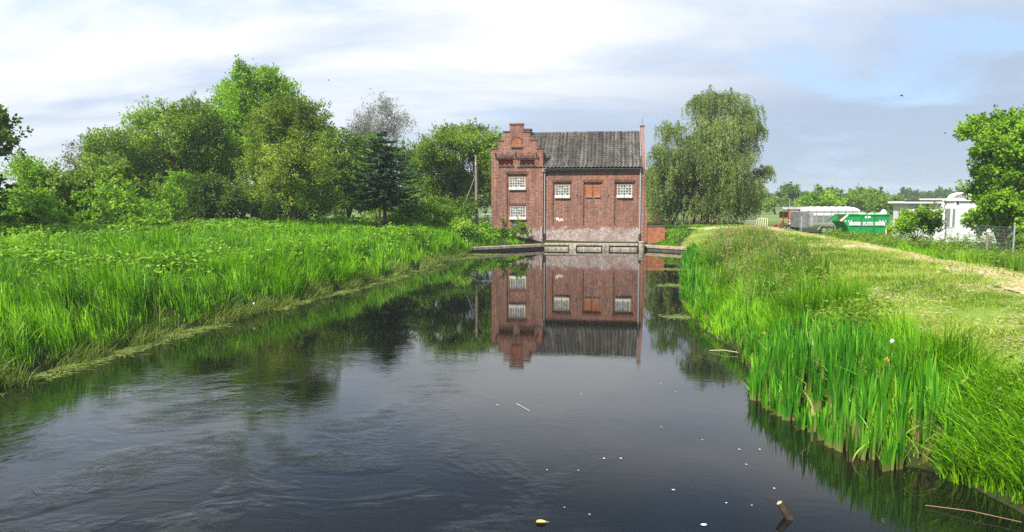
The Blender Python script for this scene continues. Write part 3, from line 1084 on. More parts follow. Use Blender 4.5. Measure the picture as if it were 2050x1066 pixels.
def make_quay():
    YF = 50.75
    x0, x1 = house_at(1090, 490, YF)[0], house_at(1277, 490, YF)[0]
    q = root('quay_wall', ((x0 + x1) / 2, YF, 0), 'low weathered concrete quay of blocks along the foot of the brick wall', 'quay')
    zt = house_at(1180, 488.5, YF)[2]
    MB().box(x0, x1, YF, 51.965, zt - 0.13, zt).build('slab', M_CONC, q, bevel=0.015)
    MB().box(x0, x1, YF + 0.10, 51.94, -0.4, zt - 0.132).build('footing', M_CONC2, q)
    for a, b_ in ((1090, 1138), (1139.5, 1153.5), (1155.5, 1204), (1206, 1219), (1221, 1275)):
        xa, xb = house_at(a, 490, YF)[0], house_at(b_, 490, YF)[0]
        pale = (b_ - a) < 20
        MB().box(xa, xb, YF - (0.10 if pale else 0.02), YF + 0.098, -0.05 if not pale else -0.1, zt - (0.135 if pale else 0.24)).build('block', M_CONC, q, bevel=0.02)
    turn_root(q)
    # wing walls
    for tip, px, lab in ((WL, 1088, 'long low concrete wing wall left of the quay, topped with grass'), (WR, 1290, 'short low concrete wing wall right of the quay beside the round post')):
        a, c = np.array(turn(house_at(px, 490, YF)[0], YF + 0.05)), np.array([tip[0], tip[1]])
        d = (c - a) / np.linalg.norm(c - a)
        n = np.array([-d[1], d[0]])
        if n[1] < 0:
            n = -n
        top = zt - 0.04
        mb = MB()
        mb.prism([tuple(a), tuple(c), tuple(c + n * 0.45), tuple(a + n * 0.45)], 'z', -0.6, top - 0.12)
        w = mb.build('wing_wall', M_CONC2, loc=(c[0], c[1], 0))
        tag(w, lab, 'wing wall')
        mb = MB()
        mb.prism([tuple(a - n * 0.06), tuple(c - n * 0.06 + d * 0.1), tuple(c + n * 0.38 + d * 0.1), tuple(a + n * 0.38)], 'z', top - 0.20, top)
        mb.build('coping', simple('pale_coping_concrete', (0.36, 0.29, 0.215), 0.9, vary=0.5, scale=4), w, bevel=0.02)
    # round post at the right end
    p = at(1284, 500, 49.3)
    mb = MB()
    mb.tube([(p[0], 49.3, -0.5), (p[0], 49.3, 0.56)], 0.19, 16)
    post = mb.build('mooring_post', M_CONC, loc=(p[0], 49.3, 0), bevel=0.02)
    tag(post, 'round concrete post standing in the water at the right end of the quay', 'post')
    mb = MB()
    mb.tube([(p[0], 49.3, 0.561), (p[0], 49.3, 0.64)], [0.22, 0.20], 16)
    mb.build('cap', M_CONC, post)
    # brick pier to the right of the house
    a, c = at(1297, 463, 50.7), at(1330, 463, 50.7)
    mb = MB()
    mb.box(a[0], c[0], 50.5, 51.0, 0.3, at(1310, 454, 50.7)[2])
    w = mb.build('garden_wall', M_INFILL, loc=(a[0], 50.7, 0.5))
    tag(w, 'short low orange brick wall beside the right corner of the house', 'brick wall')
    mb = MB()
    mb.box(a[0] - 0.02, c[0] + 0.03, 50.46, 51.04, at(1310, 454, 50.7)[2] + 0.002, at(1310, 452.5, 50.7)[2] + 0.02)
    mb.build('coping', M_COPING, w)


make_quay()
# ---------------------------------------------------------------- trees
BARK = simple('grey_brown_bark', (0.10, 0.075, 0.055), 0.95, vary=0.45, scale=9)
BARK_PALE = simple('pale_birch_bark', (0.42, 0.40, 0.36), 0.9, vary=0.4, scale=5)
LM = {
    'dark': leaf_mat('dark_leaf', [(0.036, 0.085, 0.010), (0.11, 0.205, 0.020), (0.21, 0.35, 0.036)]),
    'mid': leaf_mat('mid_green_leaf', [(0.06, 0.125, 0.008), (0.185, 0.315, 0.022), (0.36, 0.54, 0.055)]),
    'bright': leaf_mat('bright_green_leaf', [(0.085, 0.2, 0.006), (0.235, 0.44, 0.016), (0.42, 0.66, 0.045)]),
    'olive': leaf_mat('olive_leaf', [(0.085, 0.14, 0.01), (0.245, 0.35, 0.03), (0.46, 0.55, 0.085)]),
    'willow': leaf_mat('weeping_birch_leaf', [(0.095, 0.15, 0.035), (0.26, 0.35, 0.08), (0.45, 0.53, 0.17)]),
    'grey': leaf_mat('grey_birch_leaf', [(0.13, 0.14, 0.11), (0.22, 0.23, 0.18), (0.32, 0.32, 0.27)]),
    'brown': leaf_mat('bronze_leaf', [(0.066, 0.061, 0.022), (0.143, 0.132, 0.039), (0.22, 0.209, 0.055)]),
    'needle': leaf_mat('fir_needle', [(0.016, 0.05, 0.02), (0.05, 0.12, 0.05), (0.12, 0.23, 0.085)], transl=0.15),
    'bramble': leaf_mat('bramble_leaf', [(0.085, 0.2, 0.008), (0.24, 0.45, 0.022), (0.43, 0.65, 0.075)]),
}
UP = np.array([0, 0, 1.0])


def nrmz(v):
    return v / np.maximum(1e-9, np.linalg.norm(v, axis=-1, keepdims=True))


def rand_dirs(n, rng):
    v = rng.normal(size=(n, 3))
    return nrmz(v)


def leaf_quads(P, axis, normal, Ln, Wd):
    """one diamond-shaped leaf per point"""
    side = nrmz(np.cross(normal, axis))
    Ln, Wd = np.asarray(Ln).reshape(-1, 1), np.asarray(Wd).reshape(-1, 1)
    m = P + axis * Ln * 0.45
    V = np.stack([P, m + side * Wd * 0.5, P + axis * Ln, m - side * Wd * 0.5], 1).reshape(-1, 3)
    return V, np.arange(len(V)).reshape(-1, 4)


def foliage(lobes, rng, dens, nleaf, leaf, spray, up=0.35, droop=0.0, shell=0.5, rag=0.3, tint_amp=0.28):
    """lobes: (centre, radii); leafy sprays fill each lobe, thickest toward its skin"""
    Vs, tints, origin = [], [], []
    for li, (c, r) in enumerate(lobes):
        area = 4 * math.pi * ((r[0] * r[2]) ** 1.0 * 0.5 + (r[1] * (r[0] + r[2]) / 2) * 0.5)
        n = max(6, int(dens * area))
        u = rand_dirs(n, rng)
        low = u[:, 2] < -0.35
        u[low, 2] *= 0.5
        u = nrmz(u)
        nc = max(6, int(area / 2.6))
        cu = rand_dirs(nc, rng)
        cu[:, 2] = np.where(cu[:, 2] < -0.4, -cu[:, 2], cu[:, 2])
        pick = rng.integers(0, nc, n)
        clumped = rng.random(n) < 0.72
        rm = (r[0] + r[2]) / 2
        u = np.where(clumped[:, None], nrmz(cu[pick] + rng.normal(size=(n, 3)) * (0.42 / max(0.8, rm)) * np.array([1, 1, 0.7])), u)
        ctint = rng.normal(size=nc) * 0.13
        cr = 1 + rng.normal(size=nc) * 0.12
        k = np.where(clumped, cr[pick], 1.0) + rag * (vnoise(u[:, 0] * 2.2 + li * 7.1, u[:, 2] * 2.2 + u[:, 1] * 2.2 + li * 3.3) - 0.45) * 2
        rr = (shell + (1 - shell) * rng.random(n) ** 0.6) * k
        o = c + u * r * rr[:, None]
        lobe_t = rng.normal() * 0.10
        tn = 0.5 + lobe_t + tint_amp * 2 * (vnoise(o[:, 0] * 0.9 + 5, o[:, 2] * 0.9 + o[:, 1] * 0.5) - 0.5) + rng.normal(size=n) * 0.10 + np.where(clumped, ctint[pick], 0)
        d = nrmz(u * 0.8 + UP * up + rng.normal(size=(n, 3)) * 0.4)
        sl = spray * (0.6 + 0.8 * rng.random(n))
        t = rng.random((n, nleaf))
        lat = rng.normal(size=(n, nleaf, 3)) * (spray * 0.22) * (1.15 - t[..., None] * 0.8)
        P = o[:, None] + d[:, None] * ((t - 0.45) * sl[:, None])[..., None] + lat
        P[..., 2] -= droop * (t ** 2) * sl[:, None]
        ax = nrmz(d[:, None] * 0.6 + rng.normal(size=(n, nleaf, 3)) * 0.6 - UP * 0.15)
        nm = nrmz(rng.normal(size=(n, nleaf, 3)) * 0.55 + UP * 0.65 + u[:, None] * 0.45)
        P, ax, nm = P.reshape(-1, 3), ax.reshape(-1, 3), nm.reshape(-1, 3)
        s = 0.65 + 0.7 * rng.random(len(P))
        V, _ = leaf_quads(P, ax, nm, leaf[0] * s, leaf[1] * s)
        Vs.append(V)
        tt = np.repeat(tn, nleaf) + rng.normal(size=len(P)) * 0.10
        tints.append(np.repeat(np.clip(tt, 0, 1), 4))
        origin.append(o)
    V = np.concatenate(Vs)
    return V, np.arange(len(V)).reshape(-1, 4), np.concatenate(tints), origin


def bend_pts(a, b, rng, n=4, wob=0.08, sag=0.0):
    a, b = np.array(a, float), np.array(b, float)
    ln = np.linalg.norm(b - a)
    pts = []
    for i in range(n + 1):
        t = i / n
        p = a * (1 - t) + b * t
        if 0 < i < n:
            p = p + rng.normal(size=3) * ln * wob * 0.5
        p[2] += sag * ln * math.sin(math.pi * t)
        pts.append(p)
    return pts


def limbs(mb, base, lobes, origin, rng, r0, twigs=7, fork=0.35):
    """a tapered trunk, a limb to every lobe and branches out into it"""
    cz = np.mean([c for c, _ in lobes], axis=0)
    top = np.array([base[0] * 0.45 + cz[0] * 0.55, base[1] * 0.45 + cz[1] * 0.55, base[2] + (cz[2] - base[2]) * 1.0])
    tr = bend_pts(base - UP * 0.3, top, rng, 5, 0.05)
    rad = [r0 * (1.25 if i == 0 else 1) * (1 - 0.62 * i / 5) for i in range(6)]
    mb.tube(tr, rad, 9)
    for (c, r), og in zip(lobes, origin):
        f = np.clip((c[2] - base[2]) / max(0.5, top[2] - base[2]) * fork, 0.15, 0.9)
        k = min(4, int(f * 5))
        a = tr[k] * (1 - (f * 5 - k)) + tr[k + 1] * (f * 5 - k)
        lr = r0 * 0.42
        lb = bend_pts(a, c, rng, 4, 0.10, 0.06)
        mb.tube(lb, [lr * (1 - 0.15 * i) for i in range(5)], 6)
        if len(og) == 0:
            continue
        for q in og[rng.integers(0, len(og), twigs)]:
            s = lb[rng.integers(2, 5)]
            mb.tube(bend_pts(s, q, rng, 3, 0.12, 0.05), [lr * 0.36, lr * 0.26, lr * 0.16, lr * 0.07], 5, cap=False)


def px_lobes(specs, Y):
    out = []
    for s in specs:
        cx, cy_, rx, ry = s[:4]
        Yc = s[4] if len(s) > 4 else Y
        c = at(cx, cy_, Yc)
        k = Yc / F
        r = np.array([rx * k, min(rx, ry * 1.3) * k * 0.9, ry * k])
        out.append((c, r))
    return out


def tree(name, label, cat, base_px, Y, specs, kind, dens=5.0, nleaf=34, leaf=(0.17, 0.10), spray=0.8, seed=1, group=None, bark=None, r0=0.2, up=0.35, droop=0.0,
         shell=0.5, rag=0.3, twigs=7, tint_amp=0.28, jitter=1.0, shoots=()):
    rng = np.random.default_rng(seed)
    lobes = px_lobes(specs, Y)
    lobes = [(c + np.array([0, rng.normal() * 0.8 * jitter, 0]), r) for c, r in lobes]
    bx = at(base_px, 440, Y)[0]
    base = np.array([bx, Y, float(ground_z(bx, Y))])
    ro = root(name, base, label, cat, group)
    V, Q, tn, og = foliage(lobes, rng, dens, nleaf, leaf, spray, up, droop, shell, rag, tint_amp)
    keep = V.reshape(-1, 4, 3)[:, :, 2].min(1) > base[2] + 0.02
    V = V.reshape(-1, 4, 3)[keep].reshape(-1, 3)
    tn = tn.reshape(-1, 4)[keep].reshape(-1)
    mb = MB()
    sv, st = [], []
    for (xa, ya, xb, yb) in shoots:
        a, c = at(xa, ya, Y), at(xb, yb, Y + rng.normal() * 0.8)
        pts = bend_pts(a, c, rng, 4, 0.05, 0.06)
        mb.tube(pts, [0.05, 0.04, 0.03, 0.02, 0.01], 5, cap=False)
        nk = int(np.linalg.norm(c - a) / 0.30) + 3
        for q in range(nk):
            t_ = (q + 0.6) / nk
            i_ = min(3, int(t_ * 4))
            o_ = pts[i_] + (pts[i_ + 1] - pts[i_]) * (t_ * 4 - i_) + rng.normal(size=3) * 0.07
            m_ = 20
            ax = nrmz(rng.normal(size=(m_, 3)) + nrmz(c - a) * 0.3 - UP * 0.25)
            nm = nrmz(rng.normal(size=(m_, 3)) * 0.4 + UP)
            LV, _ = leaf_quads(o_ + rng.normal(size=(m_, 3)) * 0.13 * (1.25 - 0.5 * t_), ax, nm, leaf[0] * rng.uniform(0.7, 1.3, m_), leaf[1] * rng.uniform(0.7, 1.2, m_))
            sv.append(LV)
            st.append(np.full(len(LV), np.clip(0.55 + rng.normal() * 0.15, 0, 1)))
    if sv:
        V, tn = np.concatenate([V] + sv), np.concatenate([tn] + st)
    np_mesh('crown', V, [np.arange(len(V)).reshape(-1, 4)], LM[kind], ro, {'tint': tn})
    limbs(mb, base, lobes, og, rng, r0, twigs)
    mb.build('trunk', bark or BARK, ro, smooth=True)
    return ro


G_TREES = 'trees of the wood left of the house'
# far left edge
tree('dark_tree', 'dark large leaved tree cut off by the picture edge at the far left', 'tree', -130, 30,
     [(-100, 262, 70, 62), (-66, 240, 44, 26), (-70, 292, 46, 30), (-105, 340, 80, 50), (-52, 362, 40, 26), (-60, 400, 70, 36), (-130, 230, 80, 80), (-34, 398, 40, 18), (-52, 214, 26, 16)], 'dark', dens=7, nleaf=30, leaf=(0.20, 0.12), spray=0.6, seed=3, r0=0.25, up=0.2, shell=0.45)
tree('light_shrub', 'light green airy shrub between the dark edge tree and the brambles', 'shrub', 62, 40,
     [(60, 345, 34, 32), (85, 365, 40, 30), (50, 385, 45, 35), (110, 385, 35, 25)], 'bright', dens=7, nleaf=26, leaf=(0.15, 0.08), spray=0.6, seed=4, r0=0.07)
tree('thin_tree', 'thin brownish half bare tree showing above the brambles', 'tree', 190, 60,
     [(185, 303, 40, 18), (160, 325, 35, 14), (215, 310, 25, 20), (190, 340, 40, 20)], 'brown', dens=2.6, nleaf=18, leaf=(0.17, 0.10), spray=1.0, seed=5, r0=0.16, twigs=34, shell=0.2)
# the wood
tree('bush_tree', 'broad round topped green tree, leftmost big one of the wood', 'tree', 330, 50,
     [(330, 262, 72, 52), (372, 232, 34, 30), (255, 318, 55, 42), (400, 290, 62, 60), (300, 350, 85, 55), (385, 375, 75, 60), (240, 365, 45, 40), (330, 415, 85, 40)], 'mid', dens=5.6, nleaf=36, seed=6, group=G_TREES, r0=0.22, spray=0.9, rag=0.45,
     shoots=[(360, 235, 386, 186), (335, 235, 316, 200), (345, 240, 348, 205), (290, 290, 262, 262), (300, 275, 276, 250), (270, 300, 238, 290), (400, 240, 418, 212), (380, 225, 398, 205)])
tree('cherry_tree', 'tallest bright green tree with spreading top sprays above the wood', 'tree', 505, 56,
     [(508, 205, 52, 36), (470, 240, 50, 40), (548, 205, 34, 44), (520, 160, 34, 26), (480, 300, 70, 60), (560, 270, 50, 50), (430, 320, 40, 60), (450, 200, 22, 22), (575, 190, 16, 16)], 'bright', dens=4.6, nleaf=40, seed=7, group=G_TREES, r0=0.28, spray=1.2, rag=0.4, leaf=(0.20, 0.11), droop=0.1,
     shoots=[(515, 195, 528, 132), (520, 190, 552, 136), (530, 200, 576, 160), (535, 205, 590, 186), (505, 190, 498, 146), (500, 195, 470, 152), (490, 205, 448, 168), (480, 220, 438, 192), (535, 215, 594, 206), (470, 235, 432, 214), (515, 185, 512, 142), (560, 215, 612, 194)])
tree('hawthorn_tree', 'olive yellow tree bulging forward in front of the tallest tree', 'tree', 590, 45,
     [(600, 245, 62, 34), (640, 265, 42, 38), (545, 262, 40, 34), (560, 325, 66, 46), (620, 340, 58, 48), (520, 355, 48, 40), (575, 385, 62, 36), (640, 395, 40, 36)], 'olive', dens=6.2, nleaf=36, seed=8, group=G_TREES, shoots=[(605, 225, 612, 196), (640, 240, 664, 232), (560, 240, 540, 222)], r0=0.2, spray=0.75, leaf=(0.13, 0.075), rag=0.38)
tree('understorey_tree', 'dark green shaded tree filling the foot of the wood', 'tree', 470, 49,
     [(440, 400, 60, 45), (500, 415, 60, 38), (400, 430, 55, 28), (560, 425, 50, 30), (620, 425, 50, 30)], 'dark', dens=5.5, nleaf=34, seed=9, group=G_TREES, r0=0.15)
tree('alder_tree', 'plain green tree between the olive tree and the dark fir', 'tree', 700, 54,
     [(690, 310, 42, 36), (715, 345, 42, 45), (670, 360, 45, 50), (700, 400, 50, 40), (735, 300, 28, 24), (660, 290, 26, 26)], 'mid', dens=5.5, nleaf=36, seed=10, group=G_TREES, r0=0.18)
tree('grey_tree', 'pale grey nearly leafless tree rising behind the dark fir', 'tree', 755, 78,
     [(762, 222, 40, 26), (735, 250, 42, 28), (785, 255, 30, 24), (755, 280, 55, 30), (800, 240, 18, 16), (720, 270, 30, 18)], 'grey', dens=3.0, nleaf=20, leaf=(0.17, 0.07), spray=1.2, seed=11, group=G_TREES, bark=BARK_PALE, r0=0.2, twigs=36, shell=0.25, droop=0.25)
tree('poplar_tree', 'low pale green tree between the dark fir and the round tree', 'tree', 830, 66,
     [(815, 305, 30, 20), (845, 315, 30, 26), (825, 350, 40, 36), (850, 385, 40, 36), (815, 395, 40, 30)], 'mid', dens=4.5, nleaf=34, seed=12, group=G_TREES, r0=0.15)
tree('round_tree', 'big rounded green tree behind the wooden pole beside the house', 'tree', 915, 60,
     [(930, 285, 52, 34), (890, 305, 46, 40), (965, 300, 40, 36), (870, 350, 42, 44), (930, 345, 60, 46), (985, 340, 36, 44), (900, 395, 56, 36), (960, 400, 50, 36)], 'mid', dens=5.2, nleaf=36, seed=13, group=G_TREES, r0=0.25, tint_amp=0.2)
tree('thicket_tree', 'continuous green thicket of small trees behind the tall bright tree and the olive one', 'tree', 560, 63,
     [(240, 345, 50, 40), (300, 320, 50, 50), (420, 330, 55, 60), (450, 280, 45, 45), (540, 330, 60, 60), (640, 330, 50, 50), (690, 360, 45, 50), (420, 395, 70, 40), (560, 395, 80, 40), (700, 400, 50, 40), (300, 395, 70, 40), (610, 290, 40, 40)], 'mid', dens=4.6, nleaf=34, seed=33, group=G_TREES, r0=0.15, spray=1.0, rag=0.45)
tree('sapling', 'light yellow green sapling in front of the broad round topped tree', 'sapling', 352, 43.5,
     [(352, 365, 24, 22), (345, 395, 30, 22), (362, 420, 26, 20)], 'bright', dens=9, nleaf=24, leaf=(0.13, 0.08), spray=0.45, seed=14, r0=0.05)
G_BR = 'bramble bushes at the wood edge'
tree('bramble_bush', 'wide light green bramble bush at the left picture edge', 'bramble', 30, 36, [(10, 432, 80, 34), (70, 425, 55, 34), (-60, 430, 60, 40), (110, 446, 60, 24), (40, 410, 40, 26), (150, 455, 50, 18), (110, 415, 40, 24)], 'bramble', dens=11, nleaf=22, leaf=(0.17, 0.12), spray=0.45, seed=15, group=G_BR, r0=0.03, shell=0.35, rag=0.75, droop=0.25, jitter=1.6, twigs=3)
tree('bramble_bush', 'tall arching bramble bush under the thin half bare tree', 'bramble', 160, 41, [(150, 375, 60, 34), (205, 372, 50, 34), (130, 415, 60, 38), (200, 420, 55, 38), (100, 385, 40, 30), (165, 440, 70, 22), (240, 390, 30, 36)], 'mid', dens=10, nleaf=22, leaf=(0.17, 0.12), spray=0.5, seed=16, group=G_BR, r0=0.04, shell=0.35, rag=0.75, droop=0.25, jitter=1.6, twigs=3)
tree('bramble_bush', 'low bramble bush spreading below the broad round topped tree', 'bramble', 265, 38, [(235, 430, 60, 36), (290, 440, 45, 28), (200, 450, 60, 22), (275, 408, 38, 28), (325, 450, 34, 18), (215, 405, 40, 26)], 'bramble', dens=11, nleaf=22, leaf=(0.16, 0.11), spray=0.45, seed=17, group=G_BR, r0=0.03, shell=0.35, rag=0.75, droop=0.25, jitter=1.6, twigs=3)
tree('bramble_bush', 'low leafy bramble mound out on the grass at the left picture edge', 'bramble', 40, 29, [(20, 482, 70, 20), (80, 478, 50, 16), (-40, 480, 60, 24), (120, 486, 30, 12)], 'bramble', dens=10, nleaf=22, leaf=(0.13, 0.09), spray=0.4, seed=34, group=G_BR, r0=0.02, shell=0.35, rag=0.7, twigs=3, droop=0.2)
tree('bramble_bush', 'small bramble mound out on the grass below the yellow green sapling', 'bramble', 330, 34, [(310, 468, 50, 16), (350, 466, 40, 14), (275, 472, 30, 12)], 'bramble', dens=10, nleaf=22, leaf=(0.13, 0.09), spray=0.4, seed=35, group=G_BR, r0=0.02, shell=0.35, rag=0.7, twigs=3, droop=0.2)
tree('hazel_bush', 'dark bush low in the shade behind the fir trunk', 'bush', 800, 53, [(770, 415, 40, 24), (820, 420, 45, 26), (870, 425, 45, 26), (910, 425, 35, 22)], 'mid', dens=6, nleaf=28, seed=18, r0=0.05, shell=0.5)
tree('elder_bush', 'bright fresh green bush rising behind the bank by the wooden pole', 'bush', 860, 49, [(860, 430, 50, 22), (812, 438, 46, 18), (906, 436, 36, 20), (870, 458, 50, 16), (790, 452, 40, 14), (925, 452, 20, 12), (780, 446, 30, 10)], 'bramble', dens=10, nleaf=22, leaf=(0.13, 0.08), spray=0.4, seed=19, r0=0.03, twigs=3)
tree('ivy_shrub', 'small green shrub growing against the house under the lower window', 'shrub', 1040, 50.9, [(1042, 452, 10, 11), (1035, 464, 17, 10), (1050, 466, 12, 8)], 'mid', dens=22, nleaf=18, leaf=(0.10, 0.07), spray=0.25, seed=20, r0=0.02, twigs=3, jitter=0.1)
tree('ivy_shrub', 'thin dark sprig of a shrub at the left part of the house wall', 'shrub', 1008, 50.9, [(1004, 442, 5, 6), (1013, 452, 6, 8), (1010, 462, 10, 7)], 'dark', dens=12, nleaf=14, leaf=(0.12, 0.08), spray=0.25, seed=21, r0=0.02, twigs=5, jitter=0.1)


def fir(base_px, Y, top_py, seed):
    rng = np.random.default_rng(seed)
    bx = at(base_px, 440, Y)[0]
    gz = float(ground_z(bx, Y))
    top = at(base_px - 8, top_py, Y)[2]
    ro = root('fir_tree', (bx, Y, gz), 'dark blue green fir with drooping tiers and a bare lower trunk', 'tree')
    mb = MB()
    tx = at(base_px - 8, top_py, Y)[0]
    tp = [np.array([bx + (tx - bx) * t, Y, gz - 0.2 + (top - gz + 0.1) * t]) for t in np.linspace(0, 1, 7)]
    mb.tube(tp, [0.15 * (1 - t * 0.9) for t in np.linspace(0, 1, 7)], 8)
    Vs, ts = [], []
    z_lo = at(base_px, 402, Y)[2]
    zs = np.linspace(z_lo, top - 0.15, 12)
    prof = [(0, 1.9), (0.12, 2.45), (0.3, 2.35), (0.45, 2.15), (0.6, 1.8), (0.75, 1.4), (0.88, 0.95), (1.0, 0.25)]
    for i, z in enumerate(zs):
        f = i / (len(zs) - 1)
        rmax = np.interp(f, [p[0] for p in prof], [p[1] for p in prof])
        nb = 17 if f < 0.8 else 11
        for j in range(nb):
            a = 2 * math.pi * (j + rng.random() * 0.8) / nb
            rl = rmax * 1.28 * rng.uniform(0.62, 1.12)
            dirv = np.array([math.cos(a), math.sin(a), 0])
            cx = bx + (tx - bx) * ((z - gz) / (top - gz))
            o = np.array([cx, Y, z + rng.normal() * 0.09])
            dr = rng.uniform(0.16, 0.34) * (1 - 0.5 * f)
            n = int(46 * max(0.4, rl))
            t = rng.random(n) ** 0.75
            P = o + dirv * (t * rl)[:, None]
            P[:, 2] += rl * (-dr * np.sin(t * 2.0) + 0.16 * t ** 3)
            sidev = np.array([-dirv[1], dirv[0], 0])
            sd = rng.choice([-1, 1], n)
            fan = nrmz(dirv * 0.7 + sidev * (sd * rng.uniform(0.3, 1.0, n))[:, None] + UP * (rng.normal(size=n) * 0.18 - 0.12)[:, None])
            ln = (0.20 + 0.22 * (1 - t)) * rng.uniform(0.7, 1.3, n)
            nm = nrmz(UP + rng.normal(size=(n, 3)) * 0.35)
            V, _ = leaf_quads(P, fan, nm, ln, ln * 0.34)
            Vs.append(V)
            ts.append(np.repeat(np.clip(0.45 + rng.normal() * 0.13 + 0.2 * t + rng.normal(size=n) * 0.1, 0, 1), 4))
            if rng.random() < 0.5:
                e = o + dirv * rl * 0.8
                e[2] += rl * (-dr * math.sin(1.6) + 0.08)
                mb.tube([o, (o + e) / 2 - UP * 0.03, e], [0.028, 0.018, 0.008], 4, cap=False)
    V = np.concatenate(Vs)
    np_mesh('crown', V, [np.arange(len(V)).reshape(-1, 4)], LM['needle'], ro, {'tint': np.concatenate(ts)})
    mb.build('trunk', BARK, ro, smooth=True)


fir(772, 47, 264, 31)


def weeping(base_px, Y, specs, seed):
    rng = np.random.default_rng(seed)
    lobes = px_lobes(specs, Y)
    lobes = [(c + np.array([0, rng.normal() * 1.4, 0]), r) for c, r in lobes]
    bx = at(base_px, 440, Y)[0]
    base = np.array([bx, Y, float(ground_z(bx, Y))])
    ro = root('weeping_birch', base, 'tall weeping birch with hanging green strands to the right of the house', 'tree')
    mb = MB()
    og, Vs, ts = [], [], []
    for li, (c, r) in enumerate(lobes):
        n = int(58 * r[0] * r[2]) + 46
        u = rand_dirs(n, rng)
        u[:, 2] = np.abs(u[:, 2]) * 0.9 + 0.05
        u = nrmz(u)
        o = c + u * r * rng.uniform(0.2, 1.05, n)[:, None]
        o[:, 2] += r[2] * (vnoise(o[:, 0] * 1.1 + li, o[:, 1] * 1.1) - 0.5) * 0.7
        og.append(o)
        clump = vnoise(o[:, 0] * 0.8 + 11, o[:, 1] * 0.8 + o[:, 2] * 0.25)
        ln = (0.6 + 1.7 * rng.random(n) ** 1.2) * (0.35 + clump * 1.4) * min(1.6, 0.6 + r[2] * 0.5)
        ln = np.minimum(ln, np.maximum(0.3, o[:, 2] - base[2] - 0.35))
        k = 40
        t = rng.random((n, k))
        out = u * np.array([1, 1, 0])
        P = o[:, None] + out[:, None] * (0.35 * np.sin(np.minimum(t * 3, 1.57)))[..., None] + rng.normal(size=(n, k, 3)) * np.array([0.055, 0.055, 0.05])
        P[..., 2] += 0.18 * np.sin(np.minimum(t * 4, math.pi)) - t * ln[:, None]
        ax = nrmz(np.array([0, 0, -1.0]) + rng.normal(size=(n, k, 3)) * 0.45)
        nm = nrmz(rng.normal(size=(n, k, 3)) * 0.6 + out[:, None] * 0.6 + UP * 0.25)
        s = rng.uniform(0.6, 1.3, n * k)
        V, _ = leaf_quads(P.reshape(-1, 3), ax.reshape(-1, 3), nm.reshape(-1, 3), 0.16 * s, 0.065 * s)
        Vs.append(V)
        tn = 0.42 + rng.normal() * 0.07 + 0.45 * (vnoise(o[:, 0] * 0.9, o[:, 2] * 0.6 + o[:, 1] * 0.7) - 0.5) + rng.normal(size=n) * 0.12
        ts.append(np.clip(np.repeat(np.repeat(tn, k) + rng.normal(size=n * k) * 0.08, 4), 0, 1))
    V = np.concatenate(Vs)
    np_mesh('crown', V, [np.arange(len(V)).reshape(-1, 4)], LM['willow'], ro, {'tint': np.concatenate(ts)})
    limbs(mb, base, lobes, og, rng, 0.42, 10, 0.55)
    for q in ((1385, 0.14), (1432, 0.12), (1342, 0.09), (1365, 0.08)):
        x = at(q[0], 440, Y + 0.6)[0]
        mb.tube(bend_pts((x, Y + 0.6, base[2] - 0.2), lobes[4][0] + rng.normal(size=3) * 0.8, rng, 4, 0.06), [q[1] * (1 - 0.15 * i) for i in range(5)], 6)
    mb.build('trunk', BARK, ro, smooth=True)


weeping(1412, 64, [(1440, 205, 52, 26), (1405, 205, 30, 22), (1490, 225, 34, 24), (1515, 255, 20, 20), (1430, 262, 62, 40), (1480, 290, 48, 40), (1345, 262, 26, 22), (1318, 310, 24, 22),
                   (1380, 315, 56, 34), (1440, 330, 56, 36), (1340, 350, 46, 34), (1400, 370, 46, 32), (1480, 350, 36, 32), (1500, 380, 26, 26), (1450, 390, 44, 28), (1365, 395, 44, 24), (1540, 345, 16, 14), (1320, 390, 26, 24), (1425, 355, 26, 28), (1400, 405, 60, 20), (1470, 408, 46, 20), (1335, 405, 40, 18), (1310, 345, 18, 24), (1500, 405, 24, 18), (1415, 290, 50, 30), (1370, 345, 50, 30)], 41)
tree('hedge_bush', 'bright green bush seen between the house corner and the weeping birch', 'bush', 1305, 78, [(1305, 375, 22, 22), (1300, 398, 24, 16)], 'bright', dens=6, nleaf=26, seed=22, r0=0.05)
tree('yew_bush', 'dark bush low between the house corner and the weeping birch', 'bush', 1308, 74, [(1306, 412, 26, 14), (1325, 418, 22, 10)], 'dark', dens=7, nleaf=26, seed=23, r0=0.05)
tree('maple_tree', 'large bright green broad leaved tree at the right picture edge', 'tree', 2012, 37,
     [(1990, 262, 32, 22), (2040, 255, 46, 34), (2075, 290, 50, 50), (1995, 312, 38, 30), (2030, 320, 50, 44), (1988, 362, 38, 30), (2030, 380, 56, 44), (1974, 405, 34, 18), (2000, 440, 42, 24), (2050, 440, 60, 36), (2090, 380, 60, 60)],
     'bright', dens=10, nleaf=40, leaf=(0.165, 0.125), spray=0.6, seed=24, r0=0.24, up=0.1, rag=0.5, shell=0.5, tint_amp=0.4)
tree('yard_bush', 'rounded dense green bush standing in front of the white cabin', 'bush', 1835, 41, [(1832, 452, 38, 22), (1860, 442, 18, 22), (1808, 458, 22, 16), (1852, 426, 18, 14), (1866, 458, 14, 18), (1825, 434, 16, 12)], 'bright', dens=13, nleaf=26, leaf=(0.13, 0.085), spray=0.4, seed=25, r0=0.04, rag=0.4, shell=0.6, jitter=0.3)

